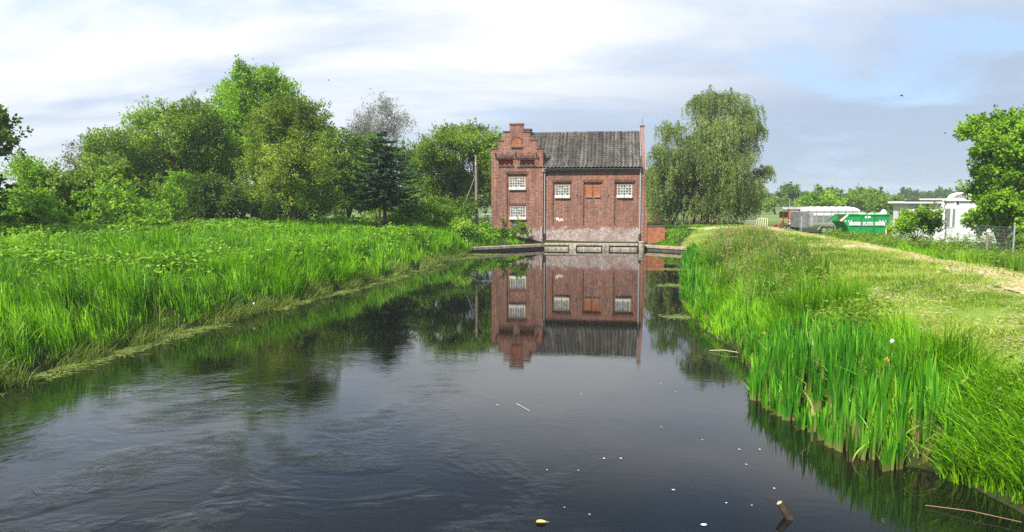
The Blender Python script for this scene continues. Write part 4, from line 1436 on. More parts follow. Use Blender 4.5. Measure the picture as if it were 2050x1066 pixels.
# ---- trees along the horizon
FAR = [
    ('far_tree', 'dark round lone tree on the horizon left of the orange wagon', 'dark', 1580, 165, [(1580, 384, 15, 13), (1572, 398, 16, 12), (1590, 400, 16, 14)]),
    ('far_tree', 'loose pale green tree behind the middle of the silver trailer', 'mid', 1656, 150, [(1650, 392, 22, 12), (1668, 395, 16, 13), (1640, 402, 20, 12)]),
    ('far_tree', 'low bright green tree just above the trailer roof', 'bright', 1637, 100, [(1625, 406, 24, 9), (1652, 404, 22, 9), (1640, 412, 40, 9)]),
    ('far_tree', 'broad green tree behind the green skip', 'mid', 1738, 130, [(1735, 394, 26, 13), (1760, 398, 22, 14), (1715, 402, 24, 12), (1745, 412, 40, 14)]),
    ('far_tree', 'dark green tree between the green skip and the white cabin', 'mid', 1790, 115, [(1785, 408, 22, 12), (1765, 418, 24, 12), (1800, 420, 18, 12)]),
    ('far_tree', 'dark tree directly left of the broad tree behind the skip', 'dark', 1700, 140, [(1695, 402, 20, 10), (1685, 412, 22, 10), (1712, 414, 22, 10)]),
    ('far_tree', 'hazy blue green tree above the gap between skip and cabin', 'dark', 1822, 270, [(1815, 391, 12, 8), (1828, 393, 12, 8), (1822, 402, 22, 8)]),
    ('far_tree', 'hazy blue green tree above the flat roof of the cabin', 'dark', 1880, 270, [(1880, 388, 14, 9), (1868, 396, 14, 8), (1893, 396, 14, 8)]),
    ('far_tree', 'hazy tree above the arched roof beside the maple', 'dark', 1920, 240, [(1915, 391, 16, 8), (1940, 389, 16, 10), (1900, 398, 14, 8)]),
    ('far_tree', 'hazy tree just right of the weeping birch on the horizon', 'dark', 1542, 260, [(1537, 398, 14, 9), (1552, 402, 14, 8)]),
    ('far_tree', 'hazy low tree between the dark lone tree and the trailer', 'dark', 1612, 250, [(1608, 398, 14, 8), (1622, 402, 14, 7)]),
    ('far_tree', 'pale grey green bush at the foot of the dark lone tree', 'mid', 1552, 150, [(1552, 412, 22, 10), (1535, 416, 20, 7)]),
]
for i, (nm, lab, kind, bpx, Y, sp) in enumerate(FAR):
    k = Y / 100
    tree(nm, lab, 'tree', bpx, Y, sp, kind, dens=2.6 / k, nleaf=30, leaf=(0.30 * k ** 0.8, 0.20 * k ** 0.8), spray=1.3, seed=60 + i, group='trees along the horizon', r0=0.25, twigs=4, shell=0.5, rag=0.4)


def far_wood():
    """a far-off belt of trees that reads as one mass"""
    rng = np.random.default_rng(90)
    lobes = []
    for px in np.arange(-120, 2200, 13):
        Y = 330 + rng.uniform(-25, 25)
        top = 398 - 6 * fbm(np.array([px * 0.02]), np.array([2.2]))[0] + rng.normal() * 1.5
        c = at(px + rng.uniform(-5, 5), (top + 409) / 2, Y)
        lobes.append((c, np.array([rng.uniform(9, 15) * Y / F, 3.0, (411 - top) / 2 * Y / F])))
    V, Q, tn, _ = foliage(lobes, rng, 0.55, 20, (0.85, 0.6), 2.2, 0.3, 0, 0.45, 0.4)
    o = np_mesh('far_woodland', V, [Q], LM['dark'], attrs={'tint': tn})
    tag(o, 'hazy blue green belt of woodland along the horizon', 'woodland', kind='stuff')


far_wood()


# ---------------------------------------------------------------- yard on the right: wagon, trailer, skip, cabin
M_SILVER = simple('galvanised_sheet', (0.42, 0.42, 0.41), 0.45, metal=0.4, vary=0.25, scale=2)
M_WHITEP = simple('white_sheet', (0.78, 0.78, 0.76), 0.5, vary=0.06)
M_TYRE = simple('black_rubber', (0.02, 0.02, 0.02), 0.9, vary=0.3)
M_GREENP = simple('green_skip_paint', (0.010, 0.30, 0.075), 0.45, vary=0.22, scale=2.5)
M_GREEND = simple('green_skip_rib', (0.010, 0.22, 0.055), 0.5, vary=0.2)
M_RUST = simple('rusty_brown_steel', (0.13, 0.04, 0.03), 0.85, vary=0.4)
M_ORANGE = simple('faded_orange_paint', (0.55, 0.22, 0.07), 0.6, vary=0.25, scale=3)
M_CREAM = simple('cream_canvas', (0.62, 0.55, 0.42), 0.8, vary=0.15)
M_REDP = simple('red_implement_paint', (0.42, 0.06, 0.04), 0.55, vary=0.3)
M_CABIN = simple('white_cabin_panel', (0.74, 0.75, 0.76), 0.6, vary=0.05, scale=1.5)
M_CABIN2 = simple('pale_grey_panel', (0.62, 0.63, 0.63), 0.6, vary=0.06, scale=1.5)
M_GLASSD = simple('dull_window_glass', (0.20, 0.22, 0.22), 0.15, vary=0.15)
M_ARCH = simple('grey_brown_sheet', (0.24, 0.22, 0.215), 0.7, vary=0.1)
M_FELT = simple('dark_roof_felt', (0.05, 0.05, 0.055), 0.9)
M_POST = simple('weathered_wood', (0.22, 0.18, 0.14), 0.9, vary=0.35, scale=8)
M_BLACK = simple('black_paint_and_shade', (0.012, 0.012, 0.012), 0.6)
M_BLUE = simple('blue_print', (0.03, 0.09, 0.36), 0.6)


def wheel(par, c, r, w, axis='y'):
    mb = MB()
    a = np.array(c)
    e = np.array([0, w / 2, 0]) if axis == 'y' else np.array([w / 2, 0, 0])
    mb.tube([a - e, a - e * 0.7, a + e * 0.7, a + e], [r * 0.93, r, r, r * 0.93], 20)
    o = mb.build('wheel', M_TYRE, par)
    mb = MB()
    mb.tube([a - e * 1.04, a - e * 1.02], [r * 0.5, r * 0.55], 16)
    mb.build('rim', M_SILVER, o)
    return o


def make_trailer():
    Y = 61.0
    x0, x1 = at(1620, 430, Y)[0], at(1721, 430, Y)[0]
    z_t, z_s = at(1670, 414.5, Y)[2], at(1670, 432, Y)[2]
    zb = at(1670, 447, Y)[2]
    g = float(ground_z((x0 + x1) / 2, Y))
    t = root('livestock_trailer', ((x0 + x1) / 2, Y, g), 'long silver livestock trailer with white domed roof and slatted sides', 'trailer')
    D = 2.3
    # sides: floor beam, horizontal slats with gaps, dark inside
    mb = MB()
    mb.box(x0, x1, Y - 0.02, Y + 0.03, zb - 0.12, zb)
    n = 6
    h = (z_s - zb) / n
    for i in range(n):
        mb.box(x0, x1, Y - 0.02, Y + 0.03, zb + i * h + h * 0.32, zb + (i + 1) * h)
    mb.build('slatted_side', M_SILVER, t)
    mb = MB()
    for i in range(n):
        mb.box(x0, x1, Y + D - 0.03, Y + D + 0.02, zb + i * h + h * 0.32, zb + (i + 1) * h)
    mb.build('slatted_side', M_SILVER, t)
    MB().box(x0 + 0.04, x1 - 0.04, Y + 0.5, Y + 0.55, zb, z_s + 0.5).build('inside_shade_sheet', M_BLACK, t)  # black sheet added behind the slats, standing in for the shade inside
    for i in range(8):
        x = x0 + (x1 - x0) * i / 7
        MB().box(x - 0.03, x + 0.03, Y - 0.05, Y - 0.022, zb - 0.12, z_s + 0.50).build('rib', M_SILVER, t)
    mb = MB()
    mb.box(x0, x1, Y - 0.015, Y + 0.04, z_s + 0.02, z_s + 0.26)
    mb.build('upper_panel', M_WHITEP, t)
    # domed roof: arched section swept along the trailer, rounded at the right end
    rh = z_t - (z_s + 0.36)
    rings = []
    for x, k in [(x0, 1), (x1 - 0.6, 1), (x1 - 0.35, 0.96), (x1 - 0.12, 0.85), (x1, 0.62)]:
        ring = []
        for a in np.linspace(math.pi, 0, 15):
            ring.append((x, Y + D / 2 + math.cos(a) * D / 2, z_s + 0.36 + rh * k * max(0, math.sin(a)) ** 0.55))
        rings.append(ring)
    V = [p for r in rings for p in r]
    Q = [(i * 15 + j, i * 15 + j + 1, (i + 1) * 15 + j + 1, (i + 1) * 15 + j) for i in range(4) for j in range(14)]
    mb = MB()
    mb.add(V, Q)
    mb.add(rings[-1], [tuple(range(15))])
    mb.add(rings[0], [tuple(range(15))[::-1]])
    mb.build('roof', M_WHITEP, t)
    for i in range(1, 7):
        mb = MB()
        x = x0 + (x1 - x0) * i / 7
        mb.tube([(x, Y + D / 2 + math.cos(a) * (D / 2 + 0.02), z_s + 0.37 + (rh + 0.02) * max(0, math.sin(a)) ** 0.55) for a in np.linspace(math.pi, math.pi * 0.4, 9)], 0.028, 5)
        mb.build('roof_bow', M_SILVER, t)
    MB().box(x1 - 0.06, x1 + 0.0, Y, Y + D, zb - 0.1, z_s + 0.33).build('end_panel', M_WHITEP, t)
    # grey front compartment
    xa = at(1601, 430, Y)[0]
    mb = MB()
    mb.box(xa, x0 - 0.01, Y + 0.02, Y + D - 0.1, at(1600, 456, Y)[2], z_s + 0.30)
    mb.build('front_box', simple('dull_grey_sheet', (0.20, 0.205, 0.21), 0.6, metal=0.2, vary=0.35, scale=2), t)
    mb = MB()
    mb.box(x0 + 0.05, at(1628, 430, Y)[0], Y - 0.06, Y - 0.03, at(1600, 454, Y)[2], z_s + 0.22)
    d = mb.build('door', M_SILVER, t)
    MB().box(x0 + 0.12, x0 + 0.24, Y - 0.085, Y - 0.062, zb + 0.32, zb + 0.38).build('handle', M_WHITEP, d)
    for px in (1650, 1662, 1690, 1702):
        x = at(px, 455, Y)[0]
        wheel(t, (x, Y + 0.12, g + 0.36), 0.36, 0.22)
    for px in (1656, 1696):
        mb = MB()
        x = at(px, 455, Y)[0]
        mb.prism([(x - 0.75, g + 0.42), (x - 0.6, g + 0.78), (x + 0.6, g + 0.78), (x + 0.75, g + 0.42), (x + 0.68, g + 0.42), (x + 0.56, g + 0.73), (x - 0.56, g + 0.73), (x - 0.68, g + 0.42)], 'y', Y - 0.03, Y + 0.28)
        mb.build('mudguard', M_SILVER, t)


def make_wagon():
    Y = 63.0
    x0, x1 = at(1568, 430, Y)[0], at(1600, 430, Y)[0]
    g = float(ground_z((x0 + x1) / 2, Y))
    t = root('hay_wagon', ((x0 + x1) / 2, Y, g), 'old orange slatted farm wagon with a grey cover beside the silver trailer', 'wagon')
    zt = at(1584, 418, Y)[2]
    zl = at(1584, 437, Y)[2]
    zb = at(1584, 449, Y)[2]
    D = 2.0
    mb = MB()
    xm = x0 + 0.42
    for i in range(4):
        h = (zt - 0.28 - zl) / 4
        mb.box(xm, x1, Y, Y + 0.04, zl + i * h + 0.03, zl + (i + 1) * h)
    mb.build('slatted_side', M_ORANGE, t)
    MB().box(xm, x1, Y + D, Y + D + 0.04, zl + 0.03, zt - 0.28).build('slatted_side', M_ORANGE, t)
    MB().box(xm, x1, Y + 0.05, Y + D - 0.01, zl - 0.06, zl + 0.02).build('floor_board', M_ORANGE, t)
    MB().box(xm - 0.1, x1, Y + 0.02, Y + 0.07, zt - 0.27, zt - 0.05).build('canvas', M_CREAM, t)
    mb = MB()
    mb.prism([(Y - 0.12, zt - 0.06), (Y + D + 0.1, zt - 0.06), (Y + D - 0.3, zt + 0.13), (Y + 0.3, zt + 0.13)], 'x', x0 - 0.05, x1 + 0.15)
    mb.build('cover', M_SILVER, t)
    mb = MB()
    mb.box(xm, x1, Y - 0.02, Y + 0.1, zb - 0.02, zb + 0.15)
    mb.box(xm, x1, Y + 0.0, Y + 0.12, zl - 0.28, zl - 0.16)
    mb.build('beam', M_CREAM, t)
    for x in (x0, xm, x1 - 0.04):
        MB().box(x, x + 0.07, Y - 0.04, Y - 0.003, zb - 0.1, zt - 0.06).build('post', M_RUST, t)
    for x in (x0 + 0.55, x1 - 0.25):
        wheel(t, (x, Y + 0.25, g + 0.33), 0.33, 0.2)


def make_cultivator():
    Y = 60.0
    x0, x1 = at(1551, 445, Y)[0], at(1577, 445, Y)[0]
    g = float(ground_z((x0 + x1) / 2, Y))
    t = root('hay_tedder', ((x0 + x1) / 2, Y, g), 'red farm implement with tines parked in front of the orange wagon', 'implement')
    mb = MB()
    mb.bar((x0, Y, g + 0.45), (x1, Y + 0.3, g + 0.62), 0.05, 6)
    mb.bar((x0 + 0.2, Y, g + 0.2), (x0 + 0.6, Y, g + 0.85), 0.045, 6)
    mb.bar((x0 + 0.6, Y, g + 0.85), (x1 - 0.1, Y + 0.2, g + 0.35), 0.045, 6)
    mb.bar(((x0 + x1) / 2, Y, g + 0.5), ((x0 + x1) / 2, Y + 1.0, g + 0.5), 0.045, 6)
    mb.build('frame', M_REDP, t)
    mb = MB()
    for i in range(7):
        x = x0 + (x1 - x0) * i / 6
        mb.tube([(x, Y, g + 0.47 + 0.025 * i), (x - 0.06, Y - 0.08, g + 0.25), (x + 0.03, Y - 0.12, g + 0.06)], 0.018, 5)
    mb.build('tine', M_DARKMET, t)
    wheel(t, (x0 + 0.25, Y + 0.05, g + 0.22), 0.22, 0.12)
    wheel(t, (x1 - 0.2, Y + 0.2, g + 0.22), 0.22, 0.12)


def make_skip():
    Y = 52.0
    px0, px1 = 1681, 1781
    X = lambda p: at(p, 440, Y)[0]
    Z = lambda p: at(1735, p, Y)[2]
    g = float(ground_z(X(1735), Y))
    t = root('waste_skip', (X(1735), Y, g), 'green waste skip with white sign boards and slanting front end', 'skip')
    D = 1.9
    # side outline: slanted left nose, vertical-ish right end, narrower foot
    zt, zb = Z(431), max(g + 0.1, Z(474))
    out = [(X(1688), Z(443.5)), (X(1698), zt), (X(1782.5), zt), (X(1781), Z(446)), (X(1776), Z(453)), (X(1770), zb), (X(1705), zb), (X(1698), Z(455))]
    mb = MB()
    mb.prism(out, 'y', Y, Y + 0.04)
    mb.prism(out, 'y', Y + D - 0.04, Y + D)
    n = len(out)
    for i in range(n):
        if i in (0, 1):
            continue
        a, c = out[i], out[(i + 1) % n]
        mb.add([(a[0], Y + 0.041, a[1]), (c[0], Y + 0.041, c[1]), (c[0], Y + D - 0.041, c[1]), (a[0], Y + D - 0.041, a[1])], [(0, 1, 2, 3)])
    mb.build('body', M_GREENP, t)
    for dy in (0, D):
        MB().box(X(1697), X(1783.5), Y + dy - 0.06, Y + dy + 0.06, zt - 0.02, zt + 0.07).build('rim', M_GREENP, t)
    mb = MB()
    nose = [(X(1680.5), Z(442.0)), (X(1684.5), Z(443.8)), (X(1699.3), zt + 0.03), (X(1696.3), zt + 0.08)]
    mb.prism(nose, 'y', Y - 0.05, Y - 0.003)
    mb.build('lip', M_WHITEP, t)
    MB().prism([(x_, z_) for x_, z_ in nose], 'y', Y + D + 0.003, Y + D + 0.05).build('lip', M_GREEND, t)
    MB().prism([(X(1700), zt - 0.05), (X(1781), zt - 0.05), (X(1770), zb + 0.2), (X(1706), zb + 0.2)], 'y', Y + D - 0.06, Y + D - 0.042).build('inner_wall', M_RUST, t)
    for p in (1724.2, 1750):
        MB().box(X(p) - 0.05, X(p) + 0.05, Y - 0.05, Y - 0.002, zb + 0.02, zt - 0.03).build('rib', M_GREEND, t)
    MB().box(X(1700), X(1772), Y - 0.045, Y - 0.001, Z(453.4), Z(452.2)).build('ledge', M_GREEND, t)
    for k, (a, c) in enumerate(((1700.2, 1723), (1725.3, 1748.8), (1751.2, 1771.5))):
        bd = MB().box(X(a), X(c), Y - 0.022, Y - 0.003, Z(451.6), Z(444.8)).build('sign_board', M_WHITEP, t)
        if k == 1:
            fc = bpy.data.curves.new('lettering', 'FONT')
            fc.body = 'duRock'
            fc.size = 0.30
            fc.space_character = 1.08
            fc.extrude = 0.001
            fc.align_x = 'CENTER'
            fc.materials.append(M_BLACK)
            tmp = bpy.data.objects.new('lettering_curve', fc)
            COL.objects.link(tmp)
            bpy.context.view_layer.update()
            me = bpy.data.meshes.new_from_object(tmp.evaluated_get(bpy.context.evaluated_depsgraph_get()))
            bpy.data.objects.remove(tmp)
            fo = bpy.data.objects.new('lettering', me)
            COL.objects.link(fo)
            fo.parent = bd
            fo.rotation_euler = (R(90), 0, 0)
            bw = world_loc(bd)
            fo.location = Vector(((X(a) + X(c)) / 2, Y - 0.028, Z(450.4))) - bw
        else:
            for r_ in range(3):
                mb = MB()
                zz_ = Z(446.4 + r_ * 1.7)
                xx = X(a) + 0.12 + 0.1 * r_
                mb.box(xx, X(c) - 0.16 - 0.12 * (r_ % 2), Y - 0.027, Y - 0.0235, zz_ - 0.018, zz_ + 0.014)
                mb.build('lettering', simple('grey_print', (0.46, 0.48, 0.49), 0.7), bd)
    lb = MB().box(X(1731.5), X(1742.5), Y - 0.02, Y - 0.003, Z(437.2), Z(432.4)).build('label_plate', M_WHITEP, t)
    mb = MB()
    mb.box(X(1735), X(1736.6), Y - 0.025, Y - 0.021, Z(436.2), Z(433.4))
    mb.box(X(1733.4), X(1738), Y - 0.0255, Y - 0.0215, Z(435.2), Z(434.4))
    mb.build('emblem', M_BLUE, lb)
    # hazard stripes at both ends
    for a, sgn in ((1690.5, 1), (1762, -1)):
        mb, mb2 = MB(), MB()
        for i in range(6):
            xa = X(a) + i * 0.105
            sl = 0.10 * sgn
            za, zb_ = Z(444.6), Z(441.6)
            q = [(xa, za), (xa + 0.104, za), (xa + 0.104 + sl, zb_), (xa + sl, zb_)]
            (mb if i % 2 == 0 else mb2).prism(q, 'y', Y - 0.012, Y - 0.002)
        mb.build('hazard_stripe', M_WHITEP, t)
        mb2.build('hazard_stripe', M_BLACK, t)
    # white sacks heaped in it
    for i, (px, w_, h_) in enumerate(((1733, 0.26, 0.15), (1750, 0.24, 0.14), (1770, 0.40, 0.15), (1776, 0.14, 0.36))):
        rng = np.random.default_rng(200 + i)
        V, Q = [], []
        c = np.array([X(px), Y + 0.55, zt - 0.02])
        nu, nv = 12, 7
        for a in range(nv):
            ph = -0.4 + (math.pi / 2 + 0.4) * a / (nv - 1)
            for b_ in range(nu):
                th = 2 * math.pi * b_ / nu
                k = 1 + rng.normal() * 0.05
                V.append(c + np.array([math.cos(th) * math.cos(ph) * w_ * k, math.sin(th) * math.cos(ph) * 0.4 * k, (math.sin(ph) + 0.2) * h_ * k]))
        for a in range(nv - 1):
            for b_ in range(nu):
                Q.append((a * nu + b_, a * nu + (b_ + 1) % nu, (a + 1) * nu + (b_ + 1) % nu, (a + 1) * nu + b_))
        s = np_mesh('sack', np.array(V), [np.array(Q)], M_WHITEP, smooth=True, loc=tuple(c))
        tag(s, ['white sack heaped in the skip above its label plate', 'white sack in the skip above the right rib', 'flat white sack at the right end inside the skip', 'small upright white bag on the right end of the skip'][i], 'sack')


def make_cabin():
    Y = 47.0
    X = lambda p, y=Y: at(p, 420, y)[0]
    Z = lambda p, y=Y: at(1860, p, y)[2]
    g = float(ground_z(X(1860), Y))
    t = root('white_cabin', (X(1880), Y, g), 'white flat roofed site cabin half hidden by the bush and the maple', 'cabin')
    # left wing
    mb = MB()
    xa, xb = X(1821), X(1887)
    mb.box(xa, xb, Y + 0.4, Y + 2.0, g - 0.1, Z(408))
    mb.build('left_wing', M_CABIN2, t)
    wn = MB().box(X(1835), X(1852), Y + 0.365, Y + 0.4 - 0.002, Z(424), Z(413)).build('window', M_WHITEP, t)
    MB().box(X(1837), X(1850), Y + 0.352, Y + 0.363, Z(422.5), Z(414.5)).build('pane', M_GLASSD, wn)
    mb = MB()
    mb.box(X(1812), X(1888), Y + 0.1, Y + 2.2, Z(407.5), Z(402.5))
    rf = mb.build('fascia', M_WHITEP, t)
    MB().box(X(1811.5), X(1888), Y + 0.05, Y + 2.25, Z(402.45), Z(401)).build('roof_felt', M_FELT, rf)
    # front part with tall windows
    xc, xd = X(1887.5), X(1994)
    mb = MB()
    mb.box(xc, xd, Y - 0.2, Y + 2.6, g - 0.1, Z(403, Y - 0.2))
    mb.build('front_wing', M_CABIN, t)
    mb = MB()
    mb.box(xc - 0.05, xd + 0.1, Y - 0.32, Y + 2.7, Z(402.9, Y - 0.2), Z(397.5, Y - 0.2))
    mb.build('fascia', M_WHITEP, t)
    yf = Y - 0.2
    MB().box(X(1889), X(1909), yf - 0.03, yf - 0.003, Z(476, yf), Z(455.5, yf)).build('base_panel', M_CABIN2, t)
    for a, c in ((1891, 1901.5), (1906.5, 1911.5)):
        w_ = MB().box(X(a - 2.2, yf), X(c + 2.2, yf), yf - 0.06, yf - 0.003, Z(456, yf), Z(415.5, yf)).build('window', M_WHITEP, t)
        MB().box(X(a, yf), X(c, yf), yf - 0.075, yf - 0.063, Z(454.5, yf), Z(418, yf)).build('pane', M_GLASSD, w_)
    for p in (1888.5, 1911.5, 1918.5):
        MB().box(X(p, yf) - 0.05, X(p, yf) + 0.05, yf - 0.05, yf - 0.002, Z(478, yf), Z(403.5, yf)).build('cover_strip', M_WHITEP, t)
    MB().box(X(1913.5, yf), X(1917.5, yf), yf - 0.12, yf - 0.003, Z(407.5, yf), Z(404, yf)).build('floodlight', M_DARKMET, t)
    MB().box(X(1888.2, yf), X(1891.5, yf), yf - 0.14, yf - 0.003, Z(405.5, yf), Z(402.2, yf)).build('alarm_box', M_RUST, t)
    # arched roof behind
    xm, rr = X(1925, Y + 2), X(1945, Y + 2) - X(1925, Y + 2)
    zc = Z(397.6, Y + 2)
    rise = Z(387.5, Y + 2) - zc
    arc = [(xm + rr * math.cos(a), zc + rise * math.sin(a)) for a in np.linspace(0, math.pi, 17)]
    MB().prism(arc, 'y', Y + 2.02, Y + 2.4).build('arch_gable', M_ARCH, t)
    outer = [(xm + (rr + 0.06) * math.cos(a), zc + (rise + 0.07) * math.sin(a)) for a in np.linspace(0, math.pi, 17)]
    inner = [(xm + (rr - 0.05) * math.cos(a), zc + (rise - 0.05) * math.sin(a)) for a in np.linspace(math.pi, 0, 17)]
    MB().prism(outer + inner, 'y', Y + 1.97, Y + 2.45).build('arch_roof', M_WHITEP, t)
    xm2 = X(1884, Y + 3)
    arc = [(xm2 + 0.33 * math.cos(a), Z(400.9, Y + 3) + 0.09 * math.sin(a)) for a in np.linspace(0, math.pi, 11)]
    MB().prism(arc, 'y', Y + 1.5, Y + 2.1).build('roof_light', M_SILVER, t)


make_trailer()
make_wagon()
make_cultivator()
make_skip()
make_cabin()


def make_small_structures():
    # utility pole and its stay
    Y = 52.5
    a = at(954, 440, Y)
    g = float(ground_z(a[0], Y))
    t = root('utility_pole', (a[0], Y, g), 'grey wooden utility pole standing left of the house', 'pole')
    zt = at(953, 311, Y)[2]
    MB().tube([(a[0] + 0.04, Y, g - 0.3), (a[0], Y, (g + zt) / 2), (at(953, 311, Y)[0], Y, zt)], [0.13, 0.115, 0.10], 10).build('post', M_POST, t)
    MB().tube([(a[0] - 0.02, Y - 0.15, at(953, 332, Y)[2]), (a[0] - 0.02, Y - 0.15, at(953, 325, Y)[2])], 0.05, 8).build('insulator', M_WHITE, t)
    e = at(921, 432, Y - 0.5)
    MB().bar((a[0] - 0.06, Y - 0.05, at(953, 352, Y)[2]), tuple(e), 0.018, 5).build('stay_cable', M_ZINC, t)
    # hand rail between pole and house
    z = at(965, 429.5, 52.3)[2]
    xa, xb = at(947, 430, 52.3)[0], at(984, 430, 52.3)[0]
    mb = MB()
    mb.bar((xa, 52.3, z), (xb, 52.3, z), 0.03, 6)
    for x in (xa + 0.06, xb - 0.1):
        mb.bar((x, 52.3, float(ground_z(x, 52.3)) - 0.1), (x, 52.3, z), 0.028, 6)
    o = mb.build('hand_rail', M_ZINC, loc=(xa, 52.3, z))
    tag(o, 'thin grey metal hand rail between the wooden pole and the house', 'railing')
    # dead stump by the fir
    p = at(760, 410, 46.6)
    g = float(ground_z(p[0], 46.6))
    o = MB().tube([(p[0], 46.6, g - 0.1), (p[0] - 0.03, 46.6, g + 0.7), (p[0] + 0.04, 46.6, at(760, 393, 46.6)[2])], [0.11, 0.09, 0.05], 8).build('dead_stem', simple('dead_wood', (0.30, 0.22, 0.17), 0.9, vary=0.3), loc=(p[0], 46.6, g))
    tag(o, 'bare pale broken stem standing beside the fir trunk', 'dead stem')
    # rusty screen fence behind the house
    Y = 71.0
    t = None
    xa, xb = at(1296, 420, Y)[0], at(1322, 420, Y)[0]
    g = float(ground_z(xa, Y))
    t = root('panel_fence', (xa, Y, g), 'rusty red board fence seen right of the house corner', 'fence')
    mb = MB()
    n = 12
    zt = at(1308, 415, Y)[2]
    for i in range(n):
        x = xa + (xb - xa) * i / n
        mb.box(x, x + (xb - xa) / n - 0.02, Y, Y + 0.03, g + 0.1, zt + random.uniform(-0.05, 0.08))
    mb.build('board', simple('rust_red_board', (0.30, 0.09, 0.055), 0.8, vary=0.35), t)
    MB().box(xa, xb, Y + 0.035, Y + 0.09, zt - 0.35, zt - 0.25).build('rail', M_POST, t)
    # white trestles under the birch
    for k, (p0, p1, lab, mt) in enumerate(((1496, 1512, 'pale metal trestle under the right side of the weeping birch', M_ZINC), (1520, 1537, 'white barred trestle right of the weeping birch', M_CREAM))):
        Y = 60.5
        xa, xb = at(p0, 440, Y)[0], at(p1, 440, Y)[0]
        g = float(ground_z(xa, Y))
        mb = MB()
        zt = g + (0.75 if k else 0.55)
        n = 5 if k else 3
        mb.box(xa, xb, Y - 0.03, Y + 0.03, zt - 0.05, zt)
        mb.box(xa, xb, Y + 0.45, Y + 0.51, zt - 0.05, zt)
        for i in range(n):
            x = xa + (xb - xa) * i / (n - 1)
            mb.bar((x, Y, zt - 0.05), (x - 0.04, Y - 0.05, g - 0.05), 0.035, 4)
            mb.bar((x, Y + 0.48, zt - 0.05), (x - 0.04, Y + 0.53, g - 0.05), 0.035, 4)
            mb.bar((x, Y, zt - 0.02), (x, Y + 0.48, zt - 0.02), 0.025, 4)
        o = mb.build('trestle', mt, loc=(xa, Y, g))
        tag(o, lab, 'trestle')
    # fence posts along the yard
    posts = [(1604, 56.0, 'thin grey fence post in front of the silver trailer door'), (1774, 50.0, 'thin white fence post at the right end of the green skip'),
             (1893, 41.0, 'slim grey mesh fence post in front of the cabin windows'), (2031, 33.0, 'thin metal fence post standing under the maple'),
             (1978, 34.5, 'dark wooden fence post beside the maple trunk')]
    for px, Y, lab in posts:
        x = at(px, 460, Y)[0]
        g = float(ground_z(x, Y))
        h = {1604: 1.25, 1774: 1.05, 1893: 1.7, 2031: 1.75, 1978: 1.2}[px]
        mb = MB()
        mb.tube([(x, Y, g - 0.2), (x, Y, g + h)], 0.035 if px != 1978 else 0.06, 8)
        o = mb.build('fence_post', M_WHITEP if px == 1774 else (M_POST if px == 1978 else M_ZINC), loc=(x, Y, g))
        tag(o, lab, 'post', 'fence posts along the yard')
        MB().tube([(x, Y, g + h + 0.001), (x, Y, g + h + 0.03)], [0.042, 0.03], 8).build('cap', M_ZINC, o)
    # mesh fence run in front of the cabin
    p0, p1 = (at(1893, 460, 41.0)[0], 41.0), (at(2031, 460, 33.0)[0], 33.0)
    g0 = float(ground_z(*p0))
    mb = MB()
    for k in range(9):
        z = g0 + 0.25 + k * 0.16
        mb.bar((p0[0], p0[1], z), (p1[0], p1[1], z), 0.003, 4)
    for i in range(1, 60):
        t_ = i / 60
        x, y = p0[0] * (1 - t_) + p1[0] * t_, p0[1] * (1 - t_) + p1[1] * t_
        mb.bar((x, y, g0 + 0.2), (x, y, g0 + 1.55), 0.0025, 4)
    o = mb.build('wire_mesh_fence', M_ZINC, loc=(p0[0], p0[1], g0))
    tag(o, 'thin wire mesh fence between the cabin and the maple', 'fence')
    # red rubbish right of the skip
    x = at(1788, 445, 50.5)[0]
    g = float(ground_z(x, 50.5))
    mb = MB()
    mb.bar((x - 0.2, 50.5, g), (x + 0.3, 50.7, g + 1.0), 0.06, 5)
    mb.bar((x - 0.3, 50.5, g + 0.75), (x + 0.4, 50.6, g + 0.95), 0.07, 5)
    mb.bar((x + 0.2, 50.4, g), (x - 0.1, 50.7, g + 0.85), 0.05, 5)
    o = mb.build('scrap_frame', M_REDP, loc=(x, 50.5, g))
    tag(o, 'rusty red scrap frame between the skip and the round bush', 'scrap')
    # far grey barn roof left
    Y = 170
    xa, xb = at(72, 340, Y)[0], at(128, 340, Y)[0]
    g = float(ground_z(xa, Y))
    zt, ze = at(90, 337, Y)[2], at(90, 344, Y)[2]
    t = root('far_barn', ((xa + xb) / 2, Y, g), 'distant barn with a low grey roof behind the brambles', 'barn')
    MB().box(xa, xb, Y, Y + 12, g, ze).build('wall', M_CABIN2, t)
    MB().prism([(Y - 0.6, ze), (Y + 12.6, ze), (Y + 6, zt + 0.6)], 'x', xa - 0.5, xb + 0.5).build('roof', simple('grey_barn_roof', (0.30, 0.31, 0.33), 0.8), t)
    # poles near the dark lone tree
    for px, lab in ((1581, 'slim pale mast in front of the dark lone tree, the nearer to the birch'), (1590, 'slim pale mast in front of the dark lone tree, the nearer to the trailer')):
        x = at(px, 410, 120)[0]
        g = float(ground_z(x, 120))
        o = MB().tube([(x, 120, g - 0.2), (x, 120, at(px, 398, 120)[2])], [0.12, 0.09], 8).build('mast', M_POST, loc=(x, 120, g))
        tag(o, lab, 'mast')
    # birds
    for px, py, Y, lab, s in ((1805, 192, 60, 'small dark bird flying high over the open yard', 0.16), (1892, 267, 70, 'tiny dark bird flying lower, nearest the maple', 0.13), (658, 161, 75, 'tiny dark bird flying above the olive yellow tree', 0.12)):
        c = at(px, py, Y)
        mb = MB()
        mb.tube([c + np.array([-s, 0, 0.02]), c + np.array([-s * 0.5, 0, 0]), c, c + np.array([s * 0.6, 0, -0.02]), c + np.array([s * 0.95, 0, -0.05])], [s * 0.06, s * 0.22, s * 0.28, s * 0.2, s * 0.05], 8)
        b_ = mb.build('bird', M_BLACK, loc=tuple(c), smooth=True)
        tag(b_, lab, 'bird', 'birds in the sky')
